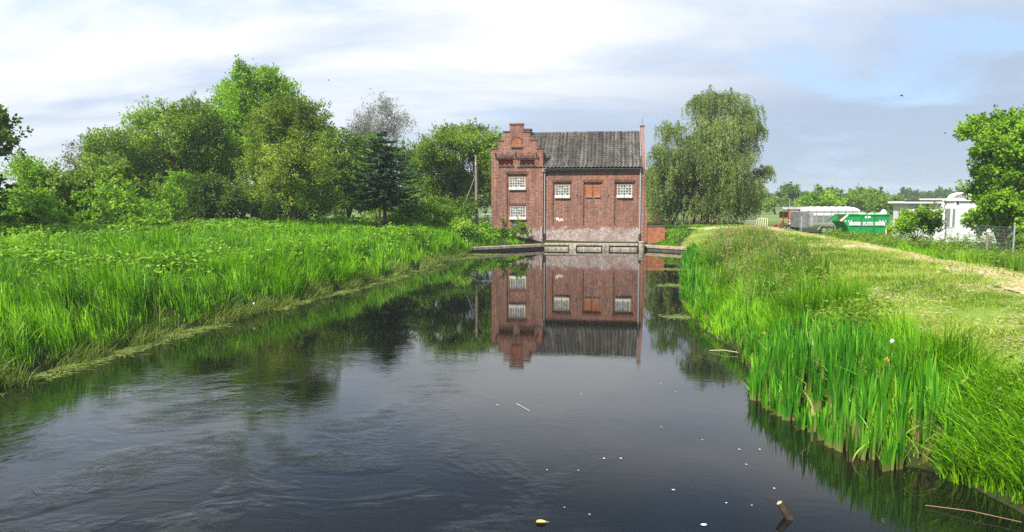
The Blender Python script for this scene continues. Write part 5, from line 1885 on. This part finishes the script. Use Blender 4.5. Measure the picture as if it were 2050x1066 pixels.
        for sg in (-1, 1):
            w = MB()
            w.add([c + np.array([-s * 0.35, 0, 0.02]), c + np.array([s * 0.35, 0, 0.02]), c + np.array([s * 0.1, sg * s * 1.0, s * 0.6]), c + np.array([-s * 0.1, sg * s * 1.9, s * 0.35])], [(0, 1, 2), (0, 2, 3)])
            w.build('wing', M_BLACK, b_)


make_small_structures()
#@@GRASS@@
# ---------------------------------------------------------------- grass, iris, weeds
LM['lush'] = leaf_mat('lush_grass', [(0.037, 0.131, 0.004), (0.175, 0.438, 0.007), (0.375, 0.675, 0.025)], transl=0.35)
LM['meadow'] = leaf_mat('meadow_grass', [(0.066, 0.156, 0.014), (0.18, 0.312, 0.034), (0.36, 0.444, 0.096)], transl=0.35)
LM['lawn'] = leaf_mat('mown_grass', [(0.12, 0.235, 0.018), (0.29, 0.41, 0.045), (0.48, 0.54, 0.12)], transl=0.3)
LM['straw'] = leaf_mat('dry_straw', [(0.34, 0.28, 0.11), (0.56, 0.48, 0.25), (0.72, 0.65, 0.42)], transl=0.25)
LM['sedge'] = leaf_mat('pale_edge_grass', [(0.094, 0.165, 0.022), (0.209, 0.297, 0.05), (0.363, 0.396, 0.132)], transl=0.35)
LM['iris'] = leaf_mat('iris_blade', [(0.018, 0.121, 0.007), (0.081, 0.322, 0.016), (0.299, 0.621, 0.057)], transl=0.38, rough=0.36, along=(0.12, 0.46, (0.34, 0.27, 0.12)))
LM['weed'] = leaf_mat('nettle_leaf', [(0.06, 0.16, 0.006), (0.19, 0.39, 0.014), (0.34, 0.56, 0.05)], transl=0.3)
LM['seed'] = leaf_mat('grass_seed_head', [(0.20, 0.19, 0.06), (0.32, 0.27, 0.11), (0.44, 0.37, 0.18)], transl=0.2)


def blade_mesh(name, P, h, w, lean_dir, lean, tint, mat, segs=2, parent=None, taper=0.55, curl=0.0, face=None):
    n = len(P)
    rng = np.random.default_rng(len(P))
    yaw = rng.random(n) * 2 * math.pi if face is None else face
    side = np.stack([np.cos(yaw), np.sin(yaw), np.zeros(n)], 1)
    ld = np.stack([np.cos(lean_dir), np.sin(lean_dir), np.zeros(n)], 1)
    S = segs
    V = np.empty((n, 2 * S + 1, 3), np.float32)
    al = np.empty((n, 2 * S + 1), np.float32)
    for i in range(S + 1):
        t = i / S
        c = P + UP * (h * (t - 0.32 * np.clip(lean, 0, 1.6) * t * t - curl * t ** 4))[:, None] + ld * (h * lean * t ** 1.9 * 0.75)[:, None]
        if i < S:
            ww = w * (1 - 0.12 * t) if t < taper else w * (1 - 0.12 * t) * max(0.25, (1 - t) / (1 - taper))
            V[:, 2 * i] = c - side * (ww / 2)[:, None]
            V[:, 2 * i + 1] = c + side * (ww / 2)[:, None]
            al[:, 2 * i:2 * i + 2] = t
        else:
            V[:, 2 * S] = c
            al[:, 2 * S] = 1
    b = np.arange(n)[:, None] * (2 * S + 1)
    quads = np.concatenate([b + np.array([[2 * i, 2 * i + 1, 2 * i + 3, 2 * i + 2]]) for i in range(S - 1)]) if S > 1 else []
    tris = b + np.array([[2 * S - 2, 2 * S - 1, 2 * S]])
    return np_mesh(name, V.reshape(-1, 3), [quads, tris], mat, parent, {'tint': np.repeat(np.clip(tint, 0, 1), 2 * S + 1), 'along': al.ravel()})


def scatter(n, y0, y1, u0=-0.86, u1=0.86, seed=0, power=1.0):
    """points over the view, their number per square metre falling with distance"""
    rng = np.random.default_rng(seed)
    y = y0 + (y1 - y0) * rng.random(n) ** power
    u = u0 + (u1 - u0) * rng.random(n)
    return y * u, y, rng


def in_house(x, y):
    p = np.stack([x, y], -1) - PIV
    a, d = p @ _E, p @ _D
    return (a > -4.1) & (a < 8.2) & (d > -0.35) & (d < 7)


def on_quay(x, y):
    p = np.stack([x, y], -1) - PIV
    a, d = p @ _E, p @ _D
    return (a > -0.3) & (a < 7.6) & (d > -1.6) & (d < 0.5)


def lush_bank():
    x, y, rng = scatter(430000, 5, 64, -0.86, 0.02, 301, 1.0)
    s = pond_dist(x, y)
    k = (s > 0.12) & ~in_house(x, y) & ~on_quay(x, y) & (x < 3.2)
    x, y, s = x[k], y[k], s[k]
    tuft = fbm(x * 1.5, y * 1.5, 3)
    big = fbm(x * 0.28 + 4, y * 0.28, 2)
    k = rng.random(len(x)) < 0.25 + 1.2 * smooth(tuft, 0.25, 0.75)
    x, y, s, tuft, big = x[k], y[k], s[k], tuft[k], big[k]
    z = ground_z(x, y, s)
    h = (0.16 + 0.90 * smooth(tuft, 0.2, 0.8)) * (0.6 + 0.6 * big) * (0.7 + 0.6 * rng.random(len(x)))
    h *= 1 - 0.55 * smooth(s, 7, 16)
    front = smooth(y, 45.5, 48) * smooth(x, -5, -2)
    h *= 1 - 0.55 * front
    w = (0.011 + 0.0009 * y) * (0.7 + 0.6 * rng.random(len(x)))
    ld = vnoise(x * 0.5, y * 0.5) * 7 + rng.normal(size=len(x)) * 0.9
    lean = np.abs(rng.normal(size=len(x)) * 0.28 + 0.38)
    tint = 0.42 + 0.7 * (fbm(x * 0.35 + 9, y * 0.35 + 2) - 0.5) + 0.7 * (vnoise(x * 2.3 + 40, y * 2.3) - 0.5) + rng.normal(size=len(x)) * 0.18
    P = np.stack([x, y, z - 0.03], 1)
    o = blade_mesh('bank_grass', P, h, w, ld, lean, tint, LM['lush'], 3)
    tag(o, 'long lush bright green grass on the left bank', 'grass', kind='stuff')
    m_ = rng.random(len(x)) < 0.010 + 0.02 * smooth(fbm(x * 0.3 + 80, y * 0.3), 0.5, 0.65)
    n_ = int(m_.sum())
    o = blade_mesh('dry_stalks', np.stack([x, y, z], 1)[m_], 0.5 + 0.5 * rng.random(n_), 0.006 + 0.0006 * y[m_], rng.random(n_) * 6.28, np.abs(rng.normal(size=n_) * 0.25 + 0.2), rng.random(n_), LM['sedge'], 3)
    tag(o, 'pale dry grass stalks standing in the left bank grass', 'grass', kind='stuff')
    # nettles and other leafy weeds toward the wood and the house
    x, y, rng = scatter(42000, 12, 56, -0.86, 0.0, 302)
    s = pond_dist(x, y)
    m = fbm(x * 0.3 + 50, y * 0.3 + 7, 3)
    p_ = 0.9 * smooth(m, 0.42, 0.54) * smooth(s, 1.0, 5) + 0.9 * smooth(y, 26, 36) * smooth(s, 0.6, 3)
    k = (s > 0.5) & (rng.random(len(x)) < p_) & ~in_house(x, y)
    x, y, s = x[k], y[k], s[k]
    weeds('nettle_patch', 'light green nettles and leafy weeds rising from the left bank', x, y, s, rng, 0.60, 0.16)


def weeds(name, label, x, y, s, rng, hgt, leaf, kind='weed', K=13):
    z = ground_z(x, y, s)
    n = len(x)
    h = hgt * (0.6 + 0.7 * rng.random(n)) * (0.7 + 0.6 * vnoise(x * 0.8, y * 0.8))
    t = 0.35 + 0.65 * rng.random((n, K)) ** 0.6
    az = rng.random((n, K)) * 2 * math.pi
    P = np.stack([np.repeat(x[:, None], K, 1), np.repeat(y[:, None], K, 1), z[:, None] + h[:, None] * t], -1)
    P[..., :2] += rng.normal(size=(n, K, 2)) * 0.05
    ax = nrmz(np.stack([np.cos(az), np.sin(az), rng.normal(size=(n, K)) * 0.3 - 0.1], -1))
    nm = nrmz(np.array([0, 0, 0.8]) + rng.normal(size=(n, K, 3)) * 0.8)
    sc = leaf * (0.6 + 0.7 * rng.random(n * K)) * np.repeat((0.6 + 0.012 * y), K)
    V, Q = leaf_quads(P.reshape(-1, 3), ax.reshape(-1, 3), nm.reshape(-1, 3), sc, sc * 0.55)
    tint = 0.5 + 0.5 * (fbm(x * 0.6, y * 0.6) - 0.5) + rng.normal(size=n) * 0.12
    tint = np.repeat(np.clip(np.repeat(tint, K) + rng.normal(size=n * K) * 0.12, 0, 1), 4)
    o = np_mesh(name, V, [Q], LM[kind], attrs={'tint': tint})
    tag(o, label, 'weeds', kind='stuff')


def edge_grass():
    """pale grass and floating mats along the left waterline"""
    rng = np.random.default_rng(310)
    pts, dirs = [], []
    for i in range(len(left_pts) - 1):
        a, b = np.array(left_pts[i]), np.array(left_pts[i + 1])
        ln = np.linalg.norm(b - a)
        nrm_ = np.array([(b - a)[1], -(b - a)[0]]) / ln
        n = int(ln * 560)
        t = rng.random(n)
        off = rng.normal(size=n) * 0.20 - 0.02
        q = a + (b - a) * t[:, None] + nrm_ * off[:, None]
        pts.append(q)
        dirs.append(np.full(n, math.atan2(nrm_[1], nrm_[0])))
    q, d = np.concatenate(pts), np.concatenate(dirs)
    clump = fbm(q[:, 0] * 1.4, q[:, 1] * 1.4)
    k = rng.random(len(q)) < smooth(clump, 0.30, 0.62)
    q, d, clump = q[k], d[k], clump[k]
    n = len(q)
    s = pond_dist(q[:, 0], q[:, 1])
    z = np.maximum(ground_z(q[:, 0], q[:, 1], s), 0.0)
    P = np.stack([q[:, 0], q[:, 1], z - 0.02], 1)
    h = (0.10 + 0.42 * rng.random(n) ** 1.5) * (0.5 + clump)
    y = q[:, 1]
    o = blade_mesh('edge_grass', P, h, (0.006 + 0.0005 * y) * (0.8 + 0.5 * rng.random(n)), d + rng.normal(size=n) * 0.9, np.abs(rng.normal(size=n) * 0.4 + 0.75), 0.45 + rng.normal(size=n) * 0.2 + 0.3 * (clump - 0.5), LM['sedge'], 3)
    tag(o, 'pale yellowish grass hanging over the left waterline', 'grass', kind='stuff')
    # floating mat: flat lying stems on the surface
    pts = []
    for i in range(len(left_pts) - 1):
        a, b = np.array(left_pts[i]), np.array(left_pts[i + 1])
        ln = np.linalg.norm(b - a)
        nrm_ = np.array([(b - a)[1], -(b - a)[0]]) / ln
        n = int(ln * 260)
        pts.append(a + (b - a) * rng.random(n)[:, None] + nrm_ * (0.05 + np.abs(rng.normal(size=n)) * 0.26)[:, None])
    q = np.concatenate(pts)
    m = fbm(q[:, 0] * 0.8 + 3, q[:, 1] * 0.8)
    k = rng.random(len(q)) < smooth(m, 0.38, 0.6)
    q = q[k]
    # and the yellow scum in the corner by the left wing wall, and off the far iris
    ex = []
    for c, r, nn in ((on_z(905, 516, 0), (1.6, 1.3), 900), (on_z(965, 510, 0), (1.8, 0.7), 700), (on_z(1345, 540, 0), (1.1, 0.5), 350), (on_z(1352, 572, 0), (0.6, 0.5), 250), (on_z(1368, 636, 0), (0.5, 0.3), 200)):
        ex.append(c[:2] + rng.normal(size=(nn, 2)) * np.array(r) * 0.5)
    q = np.concatenate([q] + ex)
    q = q[pond_dist(q[:, 0], q[:, 1]) < 0.02]
    n = len(q)
    az = rng.random(n) * 2 * math.pi
    ax = np.stack([np.cos(az), np.sin(az), np.zeros(n)], 1)
    sc = (0.10 + 0.25 * rng.random(n))
    V, Q = leaf_quads(np.stack([q[:, 0], q[:, 1], 0.006 + 0.012 * rng.random(n)], 1), ax, nrmz(UP + rng.normal(size=(n, 3)) * 0.06), sc, 0.012 + 0.0016 * q[:, 1])
    o = np_mesh('pond_scum', V, [Q], LM['sedge'], attrs={'tint': np.repeat(np.clip(0.6 + rng.normal(size=n) * 0.25, 0, 1), 4)})
    tag(o, 'yellowish mat of floating stems along the pond edges', 'pond weed', kind='stuff')


def right_bank():
    far_edge = 62
    x, y, rng = scatter(540000, 5, far_edge, 0.16, 1.1, 320)
    s = pond_dist(x, y)
    mown = in_poly(x + (fbm(x, y) - 0.5) * 1.2, y + (fbm(x + 9, y) - 0.5) * 1.2, MOWN)
    k = (s > 0.05) & ~in_house(x, y) & ~on_quay(x, y) & ~mown
    X_, Y_, S_ = x[k], y[k], s[k]
    tuft = fbm(X_ * 1.4 + 30, Y_ * 1.4, 3)
    ground = ground_z(X_, Y_, S_)
    xp = 13 + (Y_ - 18) * 0.17
    outer = smooth(X_ - xp, 0.0, 3.0)            # beyond the path: long lush grass
    k = rng.random(len(X_)) < 0.4 + 0.9 * tuft
    X_, Y_, S_, tuft, ground, outer = X_[k], Y_[k], S_[k], tuft[k], ground[k], outer[k]
    n = len(X_)
    h = (0.14 + 0.80 * smooth(tuft, 0.2, 0.8)) * (0.7 + 0.55 * rng.random(n)) * (1.0 - 0.55 * outer)
    h *= 0.35 + 0.65 * smooth(S_, 0.0, 1.2)
    near_house = np.maximum(smooth(Y_, 44, 47) * (1 - smooth(X_, 15.5, 18)), np.maximum(smooth(Y_, 52, 55), 0.55 * smooth(Y_, 34, 44)))
    h *= 1 - 0.72 * near_house
    w = (0.010 + 0.00085 * Y_) * (0.7 + 0.6 * rng.random(n))
    ld = vnoise(X_ * 0.4 + 7, Y_ * 0.4) * 7 + rng.normal(size=n) * 0.9
    lean = np.abs(rng.normal(size=n) * 0.28 + 0.36)
    dry = fbm(X_ * 0.22 + 70, Y_ * 0.22, 2)
    brownish = smooth(Y_, 14, 22) * (1 - outer) * (1 - 0.85 * near_house) * smooth(S_, 0.4, 2.0)
    tint = 0.42 + 0.7 * (fbm(X_ * 0.4 + 9, Y_ * 0.4 + 2) - 0.5) + 0.6 * (vnoise(X_ * 2.1 + 40, Y_ * 2.1) - 0.5) + rng.normal(size=n) * 0.18
    is_meadow = rng.random(n) < brownish * (0.35 + 0.9 * dry)
    for sel, nm, lab, mt in ((~is_meadow, 'bank_grass', 'long lush green grass on the right bank and along the yard', 'lush'), (is_meadow, 'meadow_grass', 'tall dull meadow grass with dry stems on the right bank', 'meadow')):
        P = np.stack([X_, Y_, ground - 0.03], 1)[sel]
        o = blade_mesh(nm, P, h[sel] * (1.15 if mt == 'meadow' else 1), w[sel], ld[sel], lean[sel] * (0.7 if mt == 'meadow' else 1), tint[sel], LM[mt], 3)
        tag(o, lab, 'grass', kind='stuff')
    # seed heads standing over the meadow grass
    k = (rng.random(n) < 0.055 * brownish * smooth(tuft, 0.3, 0.6))
    sx, sy, sz, sh = X_[k], Y_[k], ground[k], h[k]
    m = len(sx)
    hh = 0.55 + 0.45 * rng.random(m)
    a = rng.random(m) * 6.28
    base = np.stack([sx, sy, sz], 1)
    o = blade_mesh('grass_stalk', base, hh, 0.004 + 0.0004 * sy, a, np.abs(rng.normal(size=m) * 0.15 + 0.12), 0.4 + rng.normal(size=m) * 0.2, LM['seed'], 3)
    tag(o, 'dry brown grass stalks on the right bank', 'grass', kind='stuff')
    K = 5
    tipc = base + UP * (hh * 0.93)[:, None] + np.stack([np.cos(a), np.sin(a), np.zeros(m)], 1) * (hh * 0.10)[:, None]
    Pq = (tipc[:, None] + rng.normal(size=(m, K, 3)) * np.array([0.022, 0.022, 0.055])).reshape(-1, 3)
    axq = nrmz(rng.normal(size=(m * K, 3)) * 0.35 + UP)
    sc = (0.035 + 0.0015 * np.repeat(sy, K)) * (0.7 + 0.6 * rng.random(m * K))
    V, Q = leaf_quads(Pq, axq, rand_dirs(m * K, rng), sc, sc * 0.35)
    o = np_mesh('seed_heads', V, [Q], LM['seed'], attrs={'tint': np.repeat(np.clip(0.5 + rng.normal(size=m * K) * 0.25, 0, 1), 4)})
    tag(o, 'brownish seed heads over the right bank meadow', 'grass', kind='stuff')
    # mown meadow: short blades, thin on the straw track
    x, y, rng = scatter(400000, 8, 62, 0.2, 1.1, 330)
    k = in_poly(x, y, MOWN)
    x, y = x[k], y[k]
    pd = line_dist(x, y, PATH)
    k = rng.random(len(x)) < 0.12 + 0.88 * smooth(pd + (fbm(x * 0.9, y * 0.9) - 0.5) * 1.8, 0.75, 1.9)
    x, y = x[k], y[k]
    z = ground_z(x, y)
    n = len(x)
    t2 = fbm(x * 0.9, y * 0.9)
    h = (0.03 + 0.22 * smooth(t2, 0.3, 0.75)) * (0.6 + 0.7 * rng.random(n))
    o = blade_mesh('mown_grass', np.stack([x, y, z - 0.01], 1), h, (0.008 + 0.0006 * y) * (0.8 + 0.5 * rng.random(n)), rng.random(n) * 6.28, np.abs(rng.normal(size=n) * 0.4 + 0.7),
                   0.45 + 1.5 * (fbm(x * 0.5 + 3, y * 0.9) - 0.5) + rng.normal(size=n) * 0.17, LM['lawn'], 2)
    tag(o, 'short yellow green mown grass beside the straw track', 'grass', kind='stuff')
    # straw lying on the track and in thin swaths over the mown grass
    x, y, rng = scatter(220000, 8, 62, 0.2, 1.1, 340)
    pd = line_dist(x, y, PATH)
    sw = fbm(x * 0.35 + 40, y * 0.35, 3)
    p_ = np.exp(-(pd / 1.5) ** 2) * 0.95 + 0.6 * smooth(sw, 0.50, 0.62)
    k = in_poly(x, y, MOWN) & (rng.random(len(x)) < p_)
    x, y = x[k], y[k]
    n = len(x)
    z = ground_z(x, y) + 0.04 + 0.04 * rng.random(n)
    az = rng.random(n) * 6.28
    ax = nrmz(np.stack([np.cos(az), np.sin(az), rng.normal(size=n) * 0.15], 1))
    sc = 0.07 + 0.12 * rng.random(n)
    V, Q = leaf_quads(np.stack([x, y, z], 1), ax, nrmz(UP + rng.normal(size=(n, 3)) * 0.35), sc, 0.008 + 0.0007 * y)
    o = np_mesh('straw', V, [Q], LM['straw'], attrs={'tint': np.repeat(np.clip(0.5 + rng.normal(size=n) * 0.22, 0, 1), 4)})
    tag(o, 'dry straw lying on the track across the mown grass', 'straw', kind='stuff')
    # leafy weeds on the near right bank and under the yard bushes
    x, y, rng = scatter(26000, 6, 50, 0.25, 0.90, 350)
    s = pond_dist(x, y)
    m = fbm(x * 0.45 + 20, y * 0.45 + 7, 3)
    xp = 13 + (y - 18) * 0.17
    p_ = smooth(m, 0.46, 0.6) * smooth(s, 0.8, 2.0) * (1 - 0.6 * smooth(y, 18, 26)) + 0.5 * smooth(m, 0.5, 0.6) * smooth(x - xp, 2.5, 4) + 0.75 * smooth(m, 0.3, 0.5) * smooth(x, 5.6, 7.2) * (1 - smooth(y, 13, 17))
    k = (s > 0.5) & ~in_poly(x, y, MOWN) & (rng.random(len(x)) < p_)
    weeds('weed_patch', 'dark leafy weeds among the grass of the right bank', x[k], y[k], s[k], rng, 0.62, 0.10, 'mid')


def iris_stand(name, label, outline_px, n, hmin, hmax, w0, seed, flowers, arch=60):
    rng = np.random.default_rng(seed)
    O = np.array([on_z(px, py, 0)[:2] for px, py in outline_px])
    lo, hi = O.min(0), O.max(0)
    q = lo + (hi - lo) * rng.random((n * 8, 2))
    q = q[in_poly(q[:, 0], q[:, 1], O)]
    # gathered in fans of a few blades
    fans = q[: n // 5]
    fa = rng.random(len(fans)) * math.pi
    P, face, ld, ln = [], [], [], []
    for i, f in enumerate(fans):
        k = rng.integers(4, 7)
        for j in range(k):
            t = (j - (k - 1) / 2) / k
            P.append(f + np.array([math.cos(fa[i]), math.sin(fa[i])]) * t * 0.10)
            face.append(fa[i] + rng.normal() * 0.15)
            ld.append(fa[i] + (0 if t > 0 else math.pi) + rng.normal() * 0.3)
            ln.append(abs(t) * 0.22 + abs(rng.normal()) * 0.07)
    P = np.array(P)
    m = len(P)
    c = O.mean(0)
    ro = root(name, (c[0], c[1], 0), label, 'iris')
    z = np.where(pond_dist(P[:, 0], P[:, 1]) > 0, ground_z(P[:, 0], P[:, 1]), -0.12)
    h = hmin + (hmax - hmin) * rng.random(m) ** 0.8
    h *= 0.75 + 0.45 * vnoise(P[:, 0] * 1.6, P[:, 1] * 1.6)
    h *= 0.62 + 0.38 * smooth(line_dist(P[:, 0], P[:, 1], np.concatenate([O, O[:1]])), 0.0, 0.45)
    tint = 0.40 + 0.4 * (vnoise(P[:, 0] * 1.5, P[:, 1] * 1.5) - 0.5) + rng.normal(size=m) * 0.25
    blade_mesh('iris_leaves', np.stack([P[:, 0], P[:, 1], z], 1), h - z * 0.3, w0 * (0.7 + 0.6 * rng.random(m)), np.array(ld), np.array(ln), tint, LM['iris'], 5, ro, taper=0.6, face=np.array(face))
    # bent and arching blades, mostly along the water side
    k = rng.integers(0, m, arch)
    blade_mesh('bent_leaves', np.stack([P[k, 0], P[k, 1], np.maximum(z[k], -0.05)], 1), 0.8 * h[k] * rng.uniform(0.8, 1.15, arch), np.full(arch, w0 * 0.62), rng.random(arch) * 6.28, rng.uniform(0.55, 1.25, arch), rng.uniform(0.55, 1, arch), LM['iris'], 8, ro, taper=0.5)
    k = rng.integers(0, m, max(20, m // 16))
    blade_mesh('dead_leaves', np.stack([P[k, 0], P[k, 1], np.maximum(z[k], -0.05)], 1), h[k] * rng.uniform(0.35, 0.8, len(k)), np.full(len(k), w0 * 0.55), rng.random(len(k)) * 6.28, rng.uniform(0.2, 1.3, len(k)), rng.uniform(0, 0.7, len(k)), LM['straw'], 6, ro, taper=0.5)
    for f in range(flowers):
        i = rng.integers(0, m)
        top = np.array([P[i, 0], P[i, 1], z[i] + h[i] * rng.uniform(0.85, 1.0)])
        iris_flower(top, z[i], ro, rng)


M_YELLOW = leaf_mat('yellow_iris_petal', [(0.55, 0.52, 0.03), (0.66, 0.64, 0.06)], transl=0.3)


def iris_flower(top, z0, ro, rng):
    mb = MB()
    for k in range(3):
        a = 2 * math.pi * k / 3 + rng.random()
        d = np.array([math.cos(a), math.sin(a), 0])
        s = np.array([-d[1], d[0], 0])
        mb.add([top, top + d * 0.033 + UP * 0.02 + s * 0.017, top + d * 0.0335 - UP * 0.02, top + d * 0.033 + UP * 0.02 - s * 0.017], [(0, 1, 2), (0, 2, 3)])
        e = np.array([math.cos(a + 1.05), math.sin(a + 1.05), 0])
        s = np.array([-e[1], e[0], 0])
        mb.add([top, top + e * 0.014 + UP * 0.034 + s * 0.013, top + e * 0.02 + UP * 0.0345, top + e * 0.014 + UP * 0.034 - s * 0.013], [(0, 1, 2), (0, 2, 3)])
    o = mb.build('flower', M_YELLOW, ro)
    MB().tube([(top[0], top[1], z0), (top[0] + 0.01, top[1], (top[2] + z0) / 2), tuple(top)], 0.007, 5, cap=False).build('stem', LM['iris'], o)


lush_bank()
edge_grass()
right_bank()
iris_stand('iris_stand', 'large dense stand of tall broad iris leaves on the near right bank', [(1490, 792), (1512, 815), (1560, 835), (1625, 885), (1700, 930), (1800, 952), (1885, 962), (1925, 950), (1960, 900), (1900, 850), (1800, 810), (1690, 760), (1600, 720), (1520, 720)],
           2300, 0.66, 1.02, 0.036, 401, 2, 420)
iris_stand('iris_stand', 'far narrow strip of iris with yellow flowers near the right wing wall', [(1366, 512), (1362, 545), (1362, 585), (1372, 622), (1398, 650), (1432, 660), (1440, 630), (1425, 590), (1415, 545), (1400, 515)],
           1500, 0.5, 0.95, 0.045, 402, 9, 60)
iris_stand('iris_stand', 'short middle fringe of iris between the two larger iris stands', [(1432, 668), (1470, 700), (1500, 745), (1535, 735), (1530, 690), (1490, 660)],
           420, 0.4, 0.75, 0.034, 403, 1, 30)


def water_grass():
    """arching reed grass in the bottom right corner"""
    rng = np.random.default_rng(420)
    O = [on_z(px, py, 0)[:2] for px, py in ((1880, 958), (1960, 985), (2060, 1030), (2200, 1080), (2200, 940), (2050, 900), (1930, 900))]
    O = np.array(O)
    q = O.min(0) + (O.max(0) - O.min(0)) * rng.random((5600, 2))
    q = q[in_poly(q[:, 0], q[:, 1], O)]
    n = len(q)
    s = pond_dist(q[:, 0], q[:, 1])
    z = np.maximum(ground_z(q[:, 0], q[:, 1], s), -0.05)
    toward = np.full(n, math.pi * 1.05) + rng.normal(size=n) * 0.9
    o = blade_mesh('reed_grass', np.stack([q[:, 0], q[:, 1], z], 1), 0.45 + 0.45 * rng.random(n), 0.009 + 0.015 * rng.random(n), toward, 0.3 + 0.95 * rng.random(n), 0.5 + rng.normal(size=n) * 0.30, LM['lush'], 6)
    tag(o, 'arching green reed grass over the water in the bottom right corner', 'grass', kind='stuff')


water_grass()


# ---------------------------------------------------------------- things in and on the water
def water_things():
    M_PETAL = simple('white_petal', (0.6, 0.6, 0.57), 0.6, vary=0.05)
    M_LEAF = simple('yellow_leaf', (0.52, 0.40, 0.13), 0.6, vary=0.2, scale=20)
    M_WET = simple('wet_dark_wood', (0.05, 0.035, 0.02), 0.6, vary=0.5, scale=12)
    rng = np.random.default_rng(500)
    spots = [(1409, 1051, .035), (1209, 918, .020), (1243, 918, .020), (996, 811, .022), (1348, 981, .020), (1324, 855, .013), (1480, 900, .018), (1521, 900, .018), (1494, 930, .016), (1095, 941, .012), (1158, 942, .012), (1180, 1030, .012),
             (1454, 1007, .014), (1505, 1012, .012), (1550, 978, .016), (1164, 789, .016), (1323, 769, .014), (1352, 785, .014), (1406, 881, .013), (1130, 1016, .010)]
    first = None
    for px, py, r in spots:
        c = on_z(px, py, 0.004)
        if first is None:
            mb = MB()
            n = 10
            ring = [(math.cos(2 * math.pi * i / n) * (1 + 0.12 * math.sin(3 * i)), 0.75 * math.sin(2 * math.pi * i / n), 0.12 * (0.4 + 0.6 * abs(math.cos(i)))) for i in range(n)]
            mb.add([(0, 0, 0.02)] + ring, [(0, 1 + i, 1 + (i + 1) % n) for i in range(n)])
            first = mb.build('petal', M_PETAL)
            o = first
            tag(o, 'small white petal floating on the dark open water', 'petal', 'white petals floating on the water')
        else:
            o = first.copy()
            COL.objects.link(o)
        o.location = tuple(c)
        o.scale = (r, r, r)
        o.rotation_euler.z = rng.random() * 6
    c = on_z(1081, 1047, 0.006)
    mb = MB()
    out = [(math.cos(t) * 0.055 * (1 + 0.25 * math.cos(t)), math.sin(t) * 0.035, 0.008 + 0.012 * abs(math.sin(t))) for t in np.linspace(0, 2 * math.pi, 14, endpoint=False)]
    mb.add([(c[0], c[1], c[2])] + [(c[0] + p[0], c[1] + p[1], c[2] + p[2]) for p in out], [(0, 1 + i, 1 + (i + 1) % 14) for i in range(14)])
    mb.bar((c[0] + 0.06, c[1], c[2] + 0.008), (c[0] + 0.095, c[1] + 0.01, c[2] + 0.006), 0.003)
    o = mb.build('leaf', M_LEAF, loc=tuple(c))
    tag(o, 'single yellowish leaf floating at the bottom middle of the water', 'leaf')

    def stick(name, pts, r, lab, mt):
        o = MB().tube(pts, r, 6).build(name, mt, loc=tuple(pts[0]))
        tag(o, lab, 'stick')
    straw = simple('floating_straw', (0.55, 0.50, 0.38), 0.7)
    a, b = on_z(1034, 808, 0.008), on_z(1060, 823, 0.008)
    stick('floating_straw', [a, b], 0.004, 'thin pale straw floating in the middle of the water', straw)
    a, b = on_z(1420, 702, 0.02), on_z(1478, 706, 0.05)
    stick('floating_twig', [a, (a + b) / 2 + UP * 0.03, b], 0.007, 'thin twig lying on the water just beyond the large iris stand', straw)
    a, b = on_z(1852, 1012, 0.02), on_z(2046, 1046, 0.05)
    stick('fallen_reed', [a, (a + b) / 2 + np.array([0, 0.02, 0.02]), b], 0.004, 'long reddish reed stem lying on the water below the iris stand', simple('red_reed', (0.30, 0.15, 0.09), 0.7))
    a, b = on_z(1600, 1000, 0.0), on_z(1560, 1016, 0.0)
    # broken post leaning out of the water
    c = on_z(1580, 1038, 0)
    d = np.array([-0.10, 0.03, 0.16])
    mb = MB()
    mb.tube([c - d * 0.9, c, c + d * 0.6, c + d * 1.0], [0.045, 0.045, 0.042, 0.036], 9)
    o = mb.build('broken_post', M_WET, loc=tuple(c))
    tag(o, 'short broken dark wooden post leaning out of the water', 'post')
    mb = MB()
    mb.tube([c + d * 1.002, c + d * 1.06], [0.034, 0.02], 9)
    mb.build('post_end', simple('pale_broken_wood', (0.38, 0.33, 0.2), 0.8, vary=0.4, scale=25), o)
    # white scrap on the left bank, white flower head on the right
    p = on_z(505, 583, 0.75)
    p[2] = float(ground_z(p[0], p[1])) + 0.62
    mb = MB()
    mb.add([p, p + np.array([0.04, 0.02, 0.02]), p + np.array([0.055, 0, -0.02]), p + np.array([0.02, -0.02, -0.055])], [(0, 1, 2), (0, 2, 3)])
    o = mb.build('litter_scrap', M_PETAL, loc=tuple(p))
    tag(o, 'small pale paper scrap caught in the grass of the left bank', 'litter')
    p = on_z(1785, 665, 1.5)
    p[2] = float(ground_z(p[0], p[1])) + 0.78
    mb = MB()
    for k in range(9):
        e = rand_dirs(1, rng)[0] * 0.02
        mb.add([p + e, p + e + np.array([0.03, 0.0, 0.015]), p + e + np.array([0.015, 0.01, 0.03])], [(0, 1, 2)])
    o = mb.build('white_flower', M_PETAL, loc=tuple(p))
    MB().tube([(p[0], p[1], p[2] - 0.8), tuple(p - UP * 0.035)], 0.006, 5).build('stem', LM['lush'], o)
    tag(o, 'single white flower head in the weeds behind the large iris stand', 'flower')


water_things()


def make_haze():
    m = bpy.data.materials.new('pale_air')
    m.use_nodes = True
    nt = m.node_tree
    nt.nodes.clear()
    out = N(nt, 'ShaderNodeOutputMaterial')
    v = N(nt, 'ShaderNodeVolumePrincipled')
    v.inputs['Color'].default_value = (0.86, 0.92, 1.0, 1)
    v.inputs['Density'].default_value = 0.0006
    v.inputs['Anisotropy'].default_value = 0.2
    L(nt, v.outputs[0], out.inputs['Volume'])
    o = MB().box(-1000, 1000, -960, 1000, -3.2, 24).build('haze', m)
    tag(o, 'thin pale summer haze in the air', 'haze', kind='stuff')


HAZE = True
if HAZE:
    make_haze()
